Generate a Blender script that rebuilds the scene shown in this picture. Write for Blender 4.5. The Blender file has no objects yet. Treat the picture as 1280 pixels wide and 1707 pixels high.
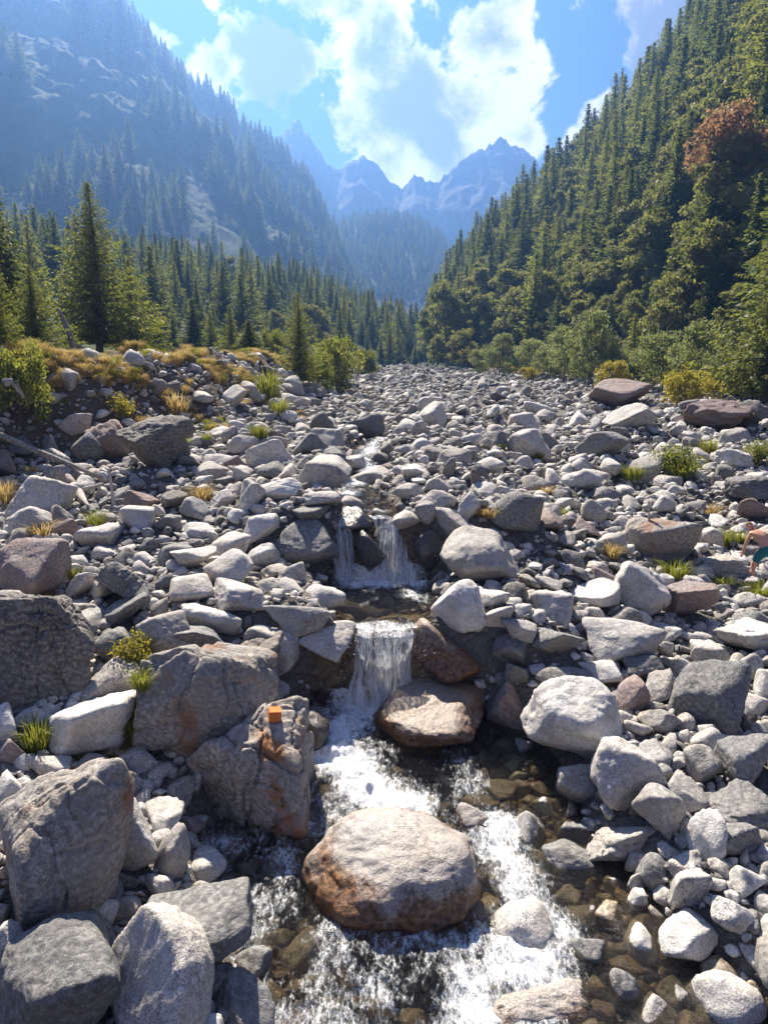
import bpy, bmesh, math, random
import numpy as np
from mathutils import Vector, Matrix, Euler

R = math.radians
random.seed(7)
rng = np.random.default_rng(11)
sc = bpy.context.scene
COL = sc.collection

# ------------------------------------------------------------------ camera, sky, sun, exposure
CAM_Z, PITCH, F = 6.5, R(10.6), 1138.0          # focal length in pixels of a 1280 x 1707 frame
cd = bpy.data.cameras.new('camera'); cam = bpy.data.objects.new('camera', cd); COL.objects.link(cam)
cam.location = (0, 0, CAM_Z); cam.rotation_euler = (math.pi/2 - PITCH, 0, 0)
cd.sensor_fit = 'HORIZONTAL'; cd.sensor_width = 36; cd.lens = 36*F/1280; cd.clip_end = 20000; cd.clip_start = .1
sc.camera = cam
SUN_EL, SUN_AZ = R(47), R(-18)                   # azimuth from +Y towards +X
sd = bpy.data.lights.new('sun', 'SUN'); sun = bpy.data.objects.new('sun', sd); COL.objects.link(sun)
sd.energy = 5.0; sd.angle = R(.6); sd.color = (1.0, .90, .75)
sdir = Vector((math.sin(SUN_AZ)*math.cos(SUN_EL), math.cos(SUN_AZ)*math.cos(SUN_EL), math.sin(SUN_EL)))
sun.rotation_euler = sdir.to_track_quat('Z', 'Y').to_euler()
sc.view_settings.view_transform = 'Standard'; sc.view_settings.look = 'None'
sc.view_settings.exposure = 1.68; sc.view_settings.gamma = 1
sc.cycles.use_denoising = True
sc.cycles.max_bounces = 8; sc.cycles.transparent_max_bounces = 24; sc.cycles.volume_bounces = 1
sc.cycles.diffuse_bounces = 3; sc.cycles.glossy_bounces = 3; sc.cycles.transmission_bounces = 4
sc.cycles.caustics_reflective = False; sc.cycles.caustics_refractive = False
HAZE_DENSITY = .00040

class NT:
    """small helper to write node trees"""
    def __init__(s, tree): s.t = tree; s.n = tree.nodes; s.l = tree.links
    def node(s, typ, ins=None, **props):
        n = s.n.new(typ)
        for k, v in props.items(): setattr(n, k, v)
        for k, v in (ins or {}).items(): s.put(n.inputs[k], v)
        return n
    def put(s, sock, v):
        if isinstance(v, bpy.types.NodeSocket): s.l.new(v, sock)
        elif isinstance(v, bpy.types.Node): s.l.new(v.outputs[0], sock)
        else: sock.default_value = v
    def m(s, op, a, b=0.0, c=0.0, clamp=False):
        n = s.n.new('ShaderNodeMath'); n.operation = op; n.use_clamp = clamp
        for i, v in enumerate((a, b, c)): s.put(n.inputs[i], v)
        return n.outputs[0]
    def ss(s, v, lo, hi, a=0.0, b=1.0):
        n = s.n.new('ShaderNodeMapRange'); n.interpolation_type = 'SMOOTHSTEP'
        for i, x in enumerate((v, lo, hi, a, b)): s.put(n.inputs[i], x)
        return n.outputs[0]
    def mix(s, f, a, b, blend='MIX'):
        n = s.n.new('ShaderNodeMix'); n.data_type = 'RGBA'; n.blend_type = blend
        s.put(n.inputs[0], f); s.put(n.inputs[6], c4(a)); s.put(n.inputs[7], c4(b))
        return n.outputs[2]
    def noise(s, vec, scale, detail=4, rough=.55, dist=0.0, out=0):
        n = s.node('ShaderNodeTexNoise', {'Vector': vec, 'Scale': scale, 'Detail': detail, 'Roughness': rough, 'Distortion': dist})
        return n.outputs[out]
def c4(v): return v if not isinstance(v, (tuple, list)) else tuple(v) + (1.0,) if len(v) == 3 else v

def raydir(px, py):
    xc, yc = (px-640)/F, -(py-853.5)/F
    return Vector((xc, math.cos(PITCH)+yc*math.sin(PITCH), -math.sin(PITCH)+yc*math.cos(PITCH)))
def P(px, py, d):
    """the point at northing d that the photograph shows at a pixel"""
    r = raydir(px, py); return Vector((0, 0, CAM_Z)) + r*(d/r.y)

# world: daylight sky with cumulus, the same kind of cloud all the way round
w = bpy.data.worlds.new('World'); sc.world = w; w.use_nodes = True
T_ = NT(w.node_tree); w.node_tree.nodes.clear()
sky = T_.node('ShaderNodeTexSky', sky_type='NISHITA', sun_disc=False, sun_elevation=SUN_EL, sun_rotation=SUN_AZ, air_density=1.3, dust_density=.6, ozone_density=2.5)
tc = T_.node('ShaderNodeTexCoord'); D = tc.outputs['Generated']
field = None
for (px, py, r, s) in [(665,190,120,1),(730,240,95,1),(625,70,85,1),(645,270,80,.9),(815,80,75,1),(800,170,80,1),(870,120,45,.8),(575,215,55,.8),
                       (455,105,62,1),(400,75,40,.8),(515,100,40,.7),(485,190,30,.75),(352,110,40,.85),(372,165,28,.7),(262,68,40,.8),(300,105,30,.7),(880,235,42,.8),(1085,115,42,.9),(1010,185,42,.9),(960,240,30,.8),
                       (1125,45,55,.95),(600,-70,130,1),(520,-5,38,.7),(1050,5,30,.6),(420,215,22,.7),(350,0,20,.5)]:
    v = raydir(px, py).normalized(); rr = r/F
    dp = T_.node('ShaderNodeVectorMath', {0: D, 1: tuple(v)}, operation='DOT_PRODUCT').outputs['Value']
    e = T_.m('MULTIPLY', T_.m('EXPONENT', T_.m('MULTIPLY', T_.m('SUBTRACT', dp, 1.0), 2.3/(rr*rr))), s)
    field = e if field is None else T_.m('SMOOTH_MAX', field, e, .25)
ctr = T_.node('ShaderNodeVectorMath', {0: D, 1: tuple(raydir(640, 150).normalized())}, operation='DOT_PRODUCT').outputs['Value']
low = T_.ss(T_.noise(D, 3.2, 2), .5, .68, 0, .95)
field = T_.m('MAXIMUM', field, T_.m('MULTIPLY', low, T_.ss(ctr, .93, .82)))
n1 = T_.noise(D, 9.0, 9, .62, .25); n2 = T_.noise(D, 30.0, 6, .6, .3)
tex = T_.m('ADD', T_.m('MULTIPLY', T_.m('SUBTRACT', n1, .5), 2.5), T_.m('MULTIPLY', T_.m('SUBTRACT', n2, .5), .8))
fld = T_.m('ADD', field, tex)
mask = T_.ss(fld, .34, .60)
thick = T_.ss(T_.m('ADD', T_.m('MULTIPLY', field, .5), T_.m('MULTIPLY', T_.m('ADD', T_.m('MULTIPLY', T_.m('SUBTRACT', T_.noise(D, 6.0, 7, .6, .3), .5), 2.4), T_.m('MULTIPLY', tex, .35)), .75)), .16, .52)
cl = T_.mix(thick, (8.2, 7.3, 6.4), (1.7, 1.6, 1.6))
skyc = T_.mix(1.0, sky.outputs[0], (.07, .19, .55), 'MULTIPLY')
bgc = T_.mix(T_.m('MULTIPLY', mask, .96), skyc, cl)
bg = T_.node('ShaderNodeBackground', {'Color': bgc, 'Strength': .05})
T_.l.new(bg.outputs[0], T_.node('ShaderNodeOutputWorld').inputs['Surface'])

# ------------------------------------------------------------------ numeric noise
def _h(ix, iy, iz, seed):
    h = (ix.astype(np.int64)*374761393 + iy.astype(np.int64)*668265263 + iz.astype(np.int64)*2147483647 + seed*974711) & 0xffffffff
    h = ((h ^ (h >> 13))*1274126177) & 0xffffffff
    return ((h ^ (h >> 16)) & 0xffff)/65535.0
def vn(p, seed=0):
    i = np.floor(p).astype(np.int64); f = p-i; f = f*f*(3-2*f); o = 0
    for a in (0, 1):
        for b in (0, 1):
            for c in (0, 1):
                o = o + _h(i[...,0]+a, i[...,1]+b, i[...,2]+c, seed)*(f[...,0] if a else 1-f[...,0])*(f[...,1] if b else 1-f[...,1])*(f[...,2] if c else 1-f[...,2])
    return o-.5
def fbm(p, octs=4, seed=0, gain=.5):
    o, a = 0, 1.0
    for k in range(octs): o = o+a*vn(p*(2.03**k), seed+k*17); a *= gain
    return o
def ridged(p, octs=4, seed=0):
    o, a = 0, 1.0
    for k in range(octs): o = o+a*(.5-2*np.abs(vn(p*(2.03**k), seed+k*17))); a *= .5
    return o
def sst(x, a, b):
    t = np.clip((x-a)/(b-a), 0, 1); return t*t*(3-2*t)

# ------------------------------------------------------------------ scene helpers
def mesh_from(name, verts, faces, mats=(), smooth=True):
    me = bpy.data.meshes.new(name)
    verts = np.asarray(verts, dtype=np.float32).reshape(-1, 3)
    if isinstance(faces, np.ndarray):
        n, k = faces.shape
        me.vertices.add(len(verts)); me.vertices.foreach_set('co', verts.ravel())
        me.loops.add(n*k); me.loops.foreach_set('vertex_index', faces.astype(np.int32).ravel())
        me.polygons.add(n); me.polygons.foreach_set('loop_start', np.arange(0, n*k, k, dtype=np.int32))
        me.update(calc_edges=True)
    else:
        me.from_pydata([tuple(v) for v in verts], [], faces)
    if smooth: me.polygons.foreach_set('use_smooth', np.ones(len(me.polygons), dtype=bool))
    for m in mats: me.materials.append(m)
    return me
def obj(name, me, parent=None, loc=None, rot=None, scale=None):
    o = bpy.data.objects.new(name, me); COL.objects.link(o)
    if parent: o.parent = parent
    if loc is not None: o.location = loc
    if rot is not None: o.rotation_euler = rot
    if scale is not None: o.scale = scale
    return o
def tag(o, label=None, cat=None, group=None, kind=None):
    if label: o['label'] = label
    if cat: o['category'] = cat
    if group: o['group'] = group
    if kind: o['kind'] = kind
    return o
def grid_faces(nu, nv):
    a = np.arange(nu-1)[:, None]*nv + np.arange(nv-1)[None, :]
    return np.stack([a, a+nv, a+nv+1, a+1], -1).reshape(-1, 4)
def proto_collection(name, meshes):
    c = bpy.data.collections.new(name)
    for i, me in enumerate(meshes):
        c.objects.link(bpy.data.objects.new(f'{name}_{i:02d}', me))
    return c
def scatter(name, coll, pts, rots, scl, idx, label, cat):
    """one mass of things too many to count: instances of the shapes in coll on points"""
    me = bpy.data.meshes.new(name); n = len(pts)
    me.vertices.add(n); me.vertices.foreach_set('co', np.asarray(pts, np.float32).ravel())
    for an, ty, dat, key in (('rot', 'FLOAT_VECTOR', rots, 'vector'), ('scl', 'FLOAT_VECTOR', scl, 'vector'), ('idx', 'INT', idx, 'value')):
        at = me.attributes.new(an, ty, 'POINT'); at.data.foreach_set(key, np.asarray(dat, np.int32 if ty == 'INT' else np.float32).ravel())
    o = obj(name, me)
    ng = bpy.data.node_groups.new(name, 'GeometryNodeTree')
    ng.interface.new_socket('Geometry', in_out='INPUT', socket_type='NodeSocketGeometry')
    ng.interface.new_socket('Geometry', in_out='OUTPUT', socket_type='NodeSocketGeometry')
    N = ng.nodes; L = ng.links
    gi, go = N.new('NodeGroupInput'), N.new('NodeGroupOutput')
    ci = N.new('GeometryNodeCollectionInfo'); ci.inputs['Collection'].default_value = coll
    ci.inputs['Separate Children'].default_value = True; ci.inputs['Reset Children'].default_value = True
    ip = N.new('GeometryNodeInstanceOnPoints'); ip.inputs['Pick Instance'].default_value = True
    def na(nm, ty):
        a = N.new('GeometryNodeInputNamedAttribute'); a.data_type = ty; a.inputs['Name'].default_value = nm
        return next(s for s in a.outputs if s.enabled and s.name == 'Attribute')
    L.new(gi.outputs[0], ip.inputs['Points']); L.new(ci.outputs[0], ip.inputs['Instance'])
    L.new(na('idx', 'INT'), ip.inputs['Instance Index']); L.new(na('rot', 'FLOAT_VECTOR'), ip.inputs['Rotation']); L.new(na('scl', 'FLOAT_VECTOR'), ip.inputs['Scale'])
    L.new(ip.outputs[0], go.inputs[0])
    md = o.modifiers.new('scatter', 'NODES'); md.node_group = ng
    return tag(o, label, cat, kind='stuff')

# ------------------------------------------------------------------ materials
def material(name, build, **kw):
    m = bpy.data.materials.new(name); m.use_nodes = True; t = NT(m.node_tree); t.n.clear()
    out = t.node('ShaderNodeOutputMaterial')
    t.l.new(build(t, **kw), out.inputs['Surface'])
    return m
def pbsdf(t, col, rough=.8, normal=None, spec=.3, **kw):
    ins = {'Base Color': c4(col), 'Roughness': rough, 'Specular IOR Level': spec}
    if normal is not None: ins['Normal'] = normal
    ins.update(kw)
    return t.node('ShaderNodeBsdfPrincipled', ins).outputs[0]
def bump(t, h, strength=.5, dist=.02):
    return t.node('ShaderNodeBump', {'Height': h, 'Strength': strength, 'Distance': dist}).outputs[0]
def rock_mat(t, light=(.62,.58,.52), dark=(.16,.15,.145), tint=None, tint_amt=0.0, bands=0.0, rough=.85, spec=.25, speck=1.0, vary=.35, rust=0.0, rim=0.0):
    pos = t.node('ShaderNodeNewGeometry').outputs['Position']
    rnd = t.node('ShaderNodeObjectInfo').outputs['Random']
    fine = t.noise(pos, 55, 3, .7); mid = t.noise(pos, 14, 5, .65); big = t.noise(pos, 2.2, 4, .6)
    sp = t.ss(t.m('ADD', t.m('MULTIPLY', fine, .65*speck), t.m('MULTIPLY', mid, 1-.65*speck)), .40, .60)
    col = t.mix(sp, dark, light)
    col = t.mix(t.ss(t.noise(pos, 1.3, 3), .35, .65, 0, .55), col, t.mix(.55, dark, light))          # speckle fades in places
    col = t.mix(t.ss(big, .42, .68, 0, .45), col, (.22,.20,.175))
    lich = t.m('MULTIPLY', t.ss(t.noise(pos, 4.5, 6, .7, .4), .56, .66), t.ss(t.noise(pos, 1.1, 2), .45, .6, 0, .55))
    col = t.mix(lich, col, tuple(c*.55 for c in dark))
    vein = t.m('ABSOLUTE', t.m('SUBTRACT', t.noise(pos, 1.6, 3, .5, 1.2), .5))
    col = t.mix(t.ss(vein, .012, .0, 0, .16), col, (.62,.60,.57))
    lump = t.noise(pos, 4.2, 5, .62)
    h = t.m('ADD', t.m('ADD', t.m('MULTIPLY', mid, .8), t.m('MULTIPLY', fine, .3)), t.m('MULTIPLY', lump, 2.4))
    if bands:
        wv = t.node('ShaderNodeTexWave', {'Vector': t.node('ShaderNodeVectorRotate', {'Vector': pos, 'Axis': (.3,.8,.5), 'Angle': 1.1}).outputs[0], 'Scale': 3.5, 'Distortion': 9, 'Detail': 4, 'Detail Scale': 1.6}).outputs['Fac']
        col = t.mix(t.m('MULTIPLY', t.ss(wv, .35, .75), bands), col, dark); h = t.m('ADD', h, t.m('MULTIPLY', wv, .8*bands))
    if tint: col = t.mix(t.ss(t.noise(pos, 1.7, 5, .6, .6), .60-.35*tint_amt, .74-.3*tint_amt, 0, .9), col, t.mix(fine, tint, tuple(c*.45 for c in tint)))
    if rim:
        gz = t.node('ShaderNodeSeparateXYZ', {0: t.node('ShaderNodeTexCoord').outputs['Generated']}).outputs
        low = t.m('ADD', t.m('ADD', t.m('MULTIPLY', gz[2], 1.0), t.m('MULTIPLY', t.m('SUBTRACT', big, .5), .9)), t.m('MULTIPLY', t.m('SUBTRACT', mid, .5), .35))
        col = t.mix(t.ss(low, rim+.12, rim-.14, 0, .92), col, t.mix(t.ss(mid, .35, .65), (.045,.024,.012), (.21,.10,.042)))
    if rust: col = t.mix(t.ss(t.m('ADD', t.m('MULTIPLY', t.noise(pos, 1.15, 5, .6, .3), .75), t.m('MULTIPLY', mid, .25)), .60-.06*rust, .68-.04*rust, 0, .8), col, t.mix(fine, (.15,.07,.03), (.34,.15,.06)))
    wr = t.ss(t.noise(pos, .9, 3), .3, .7)
    k = t.m('ADD', 1-vary*.6, t.m('MULTIPLY', rnd, vary*1.1))
    hs = t.node('ShaderNodeHueSaturation', {'Saturation': t.m('ADD', .6, t.m('MULTIPLY', wr, .6)), 'Value': k, 'Color': col}).outputs[0]
    return pbsdf(t, hs, rough, bump(t, h, .6, .035), spec)
M = {}
M['granite'] = material('granite', rock_mat)
M['pale'] = material('pale_granite', rock_mat, light=(.70,.67,.61), dark=(.32,.31,.29), vary=.2)
M['dark'] = material('dark_gneiss', rock_mat, light=(.28,.275,.26), dark=(.09,.09,.09), bands=.35, speck=.6)
M['slab'] = material('rusty_schist', rock_mat, light=(.42,.385,.34), dark=(.14,.125,.11), bands=.35, rust=1.2, speck=.6)
M['crag'] = material('craggy_schist', rock_mat, light=(.22,.20,.18), dark=(.06,.058,.055), bands=.5, rust=.25, speck=.5)
M['brown'] = material('iron_stained_granite', rock_mat, light=(.45,.41,.37), dark=(.15,.12,.10), rim=.76, rough=.6, spec=.4, vary=.1)
M['wetbrown'] = material('wet_brown_granite', rock_mat, light=(.34,.25,.18), dark=(.10,.065,.045), rim=.80, rough=.45, spec=.5, vary=.1)
M['wet'] = material('wet_rock', rock_mat, light=(.085,.07,.058), dark=(.022,.019,.017), rough=.28, spec=.6, vary=.2, bands=.3)
M['red'] = material('reddish_gneiss', rock_mat, light=(.34,.26,.235), dark=(.14,.10,.09), bands=.3, vary=.25)
M['streambed'] = material('wet_brown_cobbles', rock_mat, light=(.33,.26,.17), dark=(.09,.068,.045), vary=.8, speck=.4, rough=.4, spec=.5)
M['mix'] = material('mixed_cobbles', rock_mat, light=(.54,.51,.46), dark=(.16,.15,.14), vary=.9, speck=.7)
def gravel(t):
    pos = t.node('ShaderNodeNewGeometry').outputs['Position']
    v = t.node('ShaderNodeTexVoronoi', {'Vector': pos, 'Scale': 14}); v2 = t.node('ShaderNodeTexVoronoi', {'Vector': pos, 'Scale': 45})
    col = t.mix(v.outputs['Color'], (.06,.056,.05), (.17,.16,.145)); col = t.mix(.45, col, t.mix(v2.outputs['Color'], (.045,.04,.035), (.2,.185,.165)))
    sep = t.node('ShaderNodeSeparateXYZ', {0: pos}).outputs
    wet = t.node('ShaderNodeAttribute', attribute_name='wet').outputs['Fac']
    col = t.mix(wet, col, t.mix(v.outputs['Color'], (.06,.045,.03), (.24,.18,.115)))
    col = t.mix(t.m('MULTIPLY', t.node('ShaderNodeAttribute', attribute_name='soil').outputs['Fac'], t.ss(t.noise(pos, .8, 4), .3, .6, .35, .95)), col, t.mix(t.noise(pos, 9, 4), (.05,.032,.02), (.17,.115,.07)))
    turf = t.m('MULTIPLY', t.ss(t.noise(pos, .5, 4), .42, .6), t.node('ShaderNodeAttribute', attribute_name='turf').outputs['Fac'])
    col = t.mix(turf, col, t.mix(t.noise(pos, 6, 4), (.055,.07,.02), (.25,.17,.06)))
    h = t.m('SUBTRACT', 1.0, v.outputs['Distance'])
    return pbsdf(t, col, .95, bump(t, h, .9, .05), .15)
M['gravel'] = material('gravel', gravel)
def cliff(t, veg=.5, c1=(.17,.17,.165), c2=(.05,.05,.052), scale=1.0):
    pos = t.node('ShaderNodeNewGeometry').outputs['Position']
    st = t.node('ShaderNodeMapping', {'Vector': pos, 'Scale': (1, 1, .35)}).outputs[0]
    a = t.noise(st, .05*scale, 8, .68, .6); b = t.noise(pos, .25*scale, 6, .65)
    col = t.mix(t.ss(a, .35, .65), c2, c1)
    g = t.m('MULTIPLY', t.ss(t.m('ADD', t.noise(pos, .018*scale, 6, .6), t.m('MULTIPLY', t.m('SUBTRACT', b, .5), .5)), .60-.22*veg, .66-.2*veg), .92)
    col = t.mix(g, col, t.mix(b, (.022,.038,.016), (.06,.085,.03)))
    return pbsdf(t, col, .95, bump(t, t.m('ADD', a, t.m('MULTIPLY', b, .4)), .9, 4.0/scale), .1)
M['cliff'] = material('cliff_rock', cliff, veg=1.1, c1=(.07,.07,.072), c2=(.035,.035,.037))
M['peak'] = material('peak_rock', cliff, veg=.2, scale=.4, c1=(.075,.075,.077), c2=(.035,.035,.037))
M['knoll'] = material('wooded_rock', cliff, veg=1.1, scale=.6)
M['forest_floor'] = material('forest_floor', cliff, veg=1.5, c1=(.17,.14,.11), c2=(.06,.05,.04), scale=3)
def leafy(t, a=(.05,.085,.018), b=(.12,.15,.035), trans=.45, pale=None, glow=(.28,.30,.04)):
    rnd = t.node('ShaderNodeObjectInfo').outputs['Random']
    pos = t.node('ShaderNodeNewGeometry').outputs['Position']
    ri = t.node('ShaderNodeNewGeometry').outputs['Random Per Island']
    col = t.mix(t.m('ADD', t.m('MULTIPLY', rnd, .55), t.m('MULTIPLY', ri, .45)), a, b)
    if pale: col = t.mix(t.ss(t.noise(pos, .35, 3), .45, .65, 0, .8), col, pale)
    d = t.node('ShaderNodeBsdfDiffuse', {'Color': col}).outputs[0]
    tr = t.node('ShaderNodeBsdfTranslucent', {'Color': t.mix(.5, col, glow)}).outputs[0]
    gl = t.node('ShaderNodeBsdfGlossy', {'Color': (.5,.5,.5,1), 'Roughness': .5}).outputs[0]
    s = t.node('ShaderNodeMixShader', {0: trans, 1: d, 2: tr}).outputs[0]
    return t.node('ShaderNodeMixShader', {0: .04, 1: s, 2: gl}).outputs[0]
M['spruce'] = material('spruce_needles', leafy, a=(.032,.058,.022), b=(.075,.115,.04), trans=.42)
M['larch'] = material('larch_needles', leafy, a=(.10,.13,.026), b=(.23,.24,.05), trans=.5)
M['broadleaf'] = material('broad_leaves', leafy, a=(.12,.14,.045), b=(.27,.26,.10), trans=.45)
M['willow'] = material('silvery_leaves', leafy, a=(.17,.21,.085), b=(.30,.33,.16), trans=.45)
M['yellow'] = material('yellowing_leaves', leafy, a=(.20,.19,.025), b=(.34,.28,.04), trans=.5, glow=(.42,.36,.05))
M['russet'] = material('russet_leaves', leafy, a=(.24,.14,.07), b=(.38,.23,.12), trans=.4, glow=(.38,.22,.09))
M['grass_green'] = material('green_grass', leafy, a=(.14,.17,.02), b=(.26,.25,.035), trans=.5)
M['grass_gold'] = material('dry_grass', leafy, a=(.34,.24,.085), b=(.52,.39,.17), trans=.45, glow=(.50,.38,.13))
def bark(t, a=(.09,.07,.055), b=(.2,.17,.14)):
    pos = t.node('ShaderNodeNewGeometry').outputs['Position']
    n = t.noise(t.node('ShaderNodeMapping', {'Vector': pos, 'Scale': (8, 8, 1.5)}).outputs[0], 2, 5, .65)
    return pbsdf(t, t.mix(t.ss(n, .35, .65), a, b), .9, bump(t, n, .7, .02), .15)
M['bark'] = material('bark', bark); M['driftwood'] = material('bleached_wood', bark, a=(.26,.235,.20), b=(.52,.48,.43))
M['log'] = material('weathered_log', bark, a=(.15,.13,.11), b=(.34,.31,.27))

# ------------------------------------------------------------------ the valley floor
WY  = np.array([-30, 3, 6, 7.2, 8.9, 10.2, 11.4, 12.2, 12.6, 14, 15.8, 16.2, 17, 20, 23, 26, 32, 44, 60, 200])
WL  = np.array([-1.5, -1.2, -1.3, -2.0, -2.6, -1.9, -1.4, -1.6, -.75, -1.3, -1.3, -1.15, -.9, -1.5, -.9, -1.4, -.8, -.8, -.3, -.3])
WR  = np.array([6, 5.2, 4.2, 3.5, 2.9, 2.9, 2.6, 1.4, .65, 1.25, 1.2, .9, .45, -.4, .45, -.1, .6, .3, .2, .2])
WZY = np.array([-30, 3, 6, 8.5, 10, 12.25, 12.55, 15.9, 16.45, 20, 26, 32, 44, 80, 150, 400, 3000])
WZ  = np.array([-1, -.2, -.04, .06, .22, .5, 1.82, 1.86, 3.22, 3.55, 3.95, 4.3, 4.75, 6.5, 9.8, 22, 60])
BZY = np.array([-30, 3, 6, 9, 11.5, 12.3, 12.8, 15.8, 16.6, 20, 26, 40, 80, 150, 170, 400, 3000])
BC  = np.array([-.4, .1, .35, .65, 1.1, 1.7, 2.15, 2.5, 3.5, 3.9, 4.3, 4.9, 6.7, 10, 11, 24, 64])
BR  = np.array([-.4, .0, .15, .5, .85, .95, 1.0, 1.35, 1.5, 2.2, 3.2, 4.7, 6.7, 10, 11, 24, 64])
BL  = np.array([-.2, .3, .6, 1.15, 1.7, 1.95, 2.1, 2.9, 3.1, 3.9, 4.6, 5.3, 7.0, 10, 11, 24, 64])
def terrain(x, y, bumps=True):
    x = np.asarray(x, float); y = np.asarray(y, float)
    c, r, l = (np.interp(y, BZY, k) for k in (BC, BR, BL))
    tr = sst(x, 1.6, 7.5); tl = sst(-x, 1.6, 5)
    b = c*(1-tr)*(1-tl)+r*tr+l*tl
    xl, xr, wz = np.interp(y, WY, WL), np.interp(y, WY, WR), np.interp(y, WZY, WZ)
    out = np.maximum(xl-x, x-xr)                       # distance outside the stream's edges
    s = np.where(x < xl, .75, .3)
    bed = wz-.10-(.36-.22*sst(x, .9, 2.2)*(y < 11))*np.clip(-out/.8, 0, 1)
    bank = np.minimum(b, wz-.1+s*np.maximum(out, 0)+.35*sst(out, 0, .5)) if True else b
    bank = np.where(out > 3.0, b, bank+(b-bank)*sst(out, .8, 3.0))
    z = np.where(out > 0, bank, bed)
    # the cut terrace on the left
    ex = np.interp(y, [10, 17, 21, 25, 29, 36, 45, 60, 90, 140, 170, 3000], [-19, -15, -11.2, -8.6, -6.8, -5.4, -5.2, -5.6, -6, -3, 0, 0])
    top = np.interp(y, [10, 20, 30, 60, 150, 400, 3000], [7.0, 7.3, 7.75, 8.4, 11.5, 24, 64])
    s = sst(ex-x, -.6, 3.4); z = np.where(y > 9, z+np.maximum(top-z, 0)*s*sst(y, 9, 18), z)
    if bumps:
        p = np.stack([x, y, 0*x], -1)
        k = np.clip((out+.2)/1.0, .15, 1)
        z = z + (fbm(p*.45, 3, 5)*.55+fbm(p*1.6, 2, 9)*.16)*k*np.clip(np.hypot(x, y)/20, .5, 1.6)
    return z
def tz(x, y): return float(terrain(np.array([x]), np.array([y]))[0])
def G(px, py, far=230):
    """where the sight line through a pixel meets the ground"""
    r = raydir(px, py); d = np.geomspace(4.0, far, 2600)
    x = r.x/r.y*d; z = CAM_Z+r.z/r.y*d
    hit = np.nonzero(z < terrain(x, d))[0]
    i = hit[0] if len(hit) else len(d)-1
    return Vector((x[i], d[i], z[i]))
def spaced(lo, mid_lo, mid_hi, hi, step):
    a = np.arange(mid_lo, mid_hi+1e-6, step); n = 26
    k = lambda s: s*(np.geomspace(1, 1+abs(s), n)-1)
    up = mid_hi+np.geomspace(step, hi-mid_hi, 34); dn = mid_lo-np.geomspace(step, mid_lo-lo, 34)
    return np.concatenate([dn[::-1], a, up])
gx = spaced(-1600, -14, 14, 1600, .16); gy = spaced(-400, 4, 34, 2600, .16)
X, Y = np.meshgrid(gx, gy, indexing='ij'); Z = terrain(X, Y)
gm = mesh_from('ground', np.stack([X, Y, Z], -1).reshape(-1, 3), grid_faces(len(gx), len(gy)), [M['gravel']])
ex = np.interp(Y, [10, 17, 21, 25, 29, 36, 45, 60, 90, 140], [-19, -15, -11.2, -8.6, -6.8, -5.4, -5.2, -5.6, -6, -3])
turf = np.maximum(sst(ex-X, 2.2, 3.6)*(Y > 16), sst(X-np.interp(Y, [20, 45, 60, 90, 150], [40, 36, 30, 20, 8]), 0, 4))
wet = sst(np.maximum(np.interp(Y, WY, WL)-X, X-np.interp(Y, WY, WR)), .25, -.05)*(Y < 36)
at = gm.attributes.new('wet', 'FLOAT', 'POINT'); at.data.foreach_set('value', wet.ravel().astype(np.float32))
at = gm.attributes.new('soil', 'FLOAT', 'POINT'); at.data.foreach_set('value', (sst(ex-X, -1.5, .5)*(Y > 12)).ravel().astype(np.float32))
at = gm.attributes.new('turf', 'FLOAT', 'POINT'); at.data.foreach_set('value', turf.ravel().astype(np.float32))
tag(obj('ground', gm), 'stony valley floor of grey gravel', kind='structure')

# ------------------------------------------------------------------ hillsides and mountains
class Hill:
    def __init__(s, name, foot, crest, nu, nv, amp, freq, mat, label, bulge=.0, jag=0.0, seed=1, ridge=True, back=.55):
        s.f = np.array([P(*p) for p in foot]); s.c = np.array([P(*p) for p in crest]); s.bulge = bulge
        s.amp, s.freq, s.seed, s.ridge, s.jag = amp, freq, seed, ridge, jag
        s.back = back
        u = np.linspace(0, 1, nu); v = np.concatenate([np.linspace(-.05, 1, nv), 1+np.geomspace(.01, back, 14)])
        U, V = np.meshgrid(u, v, indexing='ij'); p = s.pos(U, V)
        me = mesh_from(name, p.reshape(-1, 3), grid_faces(nu, len(v)), [mat]); o = obj(name, me)
        tag(o, label, kind='structure')
    def line(s, a, u):
        t = np.linspace(0, 1, len(a)); return np.stack([np.interp(u, t, a[:, k]) for k in range(3)], -1)
    def pos(s, u, v):
        f, c = s.line(s.f, u), s.line(s.c, u); vv = np.minimum(v, 1)[..., None]
        p = f+(c-f)*vv; p[..., 2] += s.bulge*(c-f)[..., 2]*(vv*(1-vv))[..., 0]
        q = p*s.freq; n = ridged(q*np.array([1, 1, .55]), 5, s.seed) if s.ridge else fbm(q*np.array([1, .6, .45]), 6, s.seed, .58)
        d = np.stack([-(c-f)[..., 1]*0, -np.ones_like(u), .45*np.ones_like(u)], -1)
        w = (np.clip(v, 0, 1)*(1-.65*np.clip(v, 0, 1)))[..., None]*2
        p = p+d*(n*s.amp)[..., None]*w
        if s.jag: p[..., 2] += s.jag*(ridged(np.stack([u*60, 0*u, 0*u], -1), 3, s.seed+3))*np.clip(v, 0, 1)**4
        o = np.maximum(v-1, 0)
        p[..., 1] += o*400*(s.back/.55); p[..., 2] -= o*np.maximum(f[..., 2]*0+(c-f)[..., 2], 20)*1.2
        return p
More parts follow.
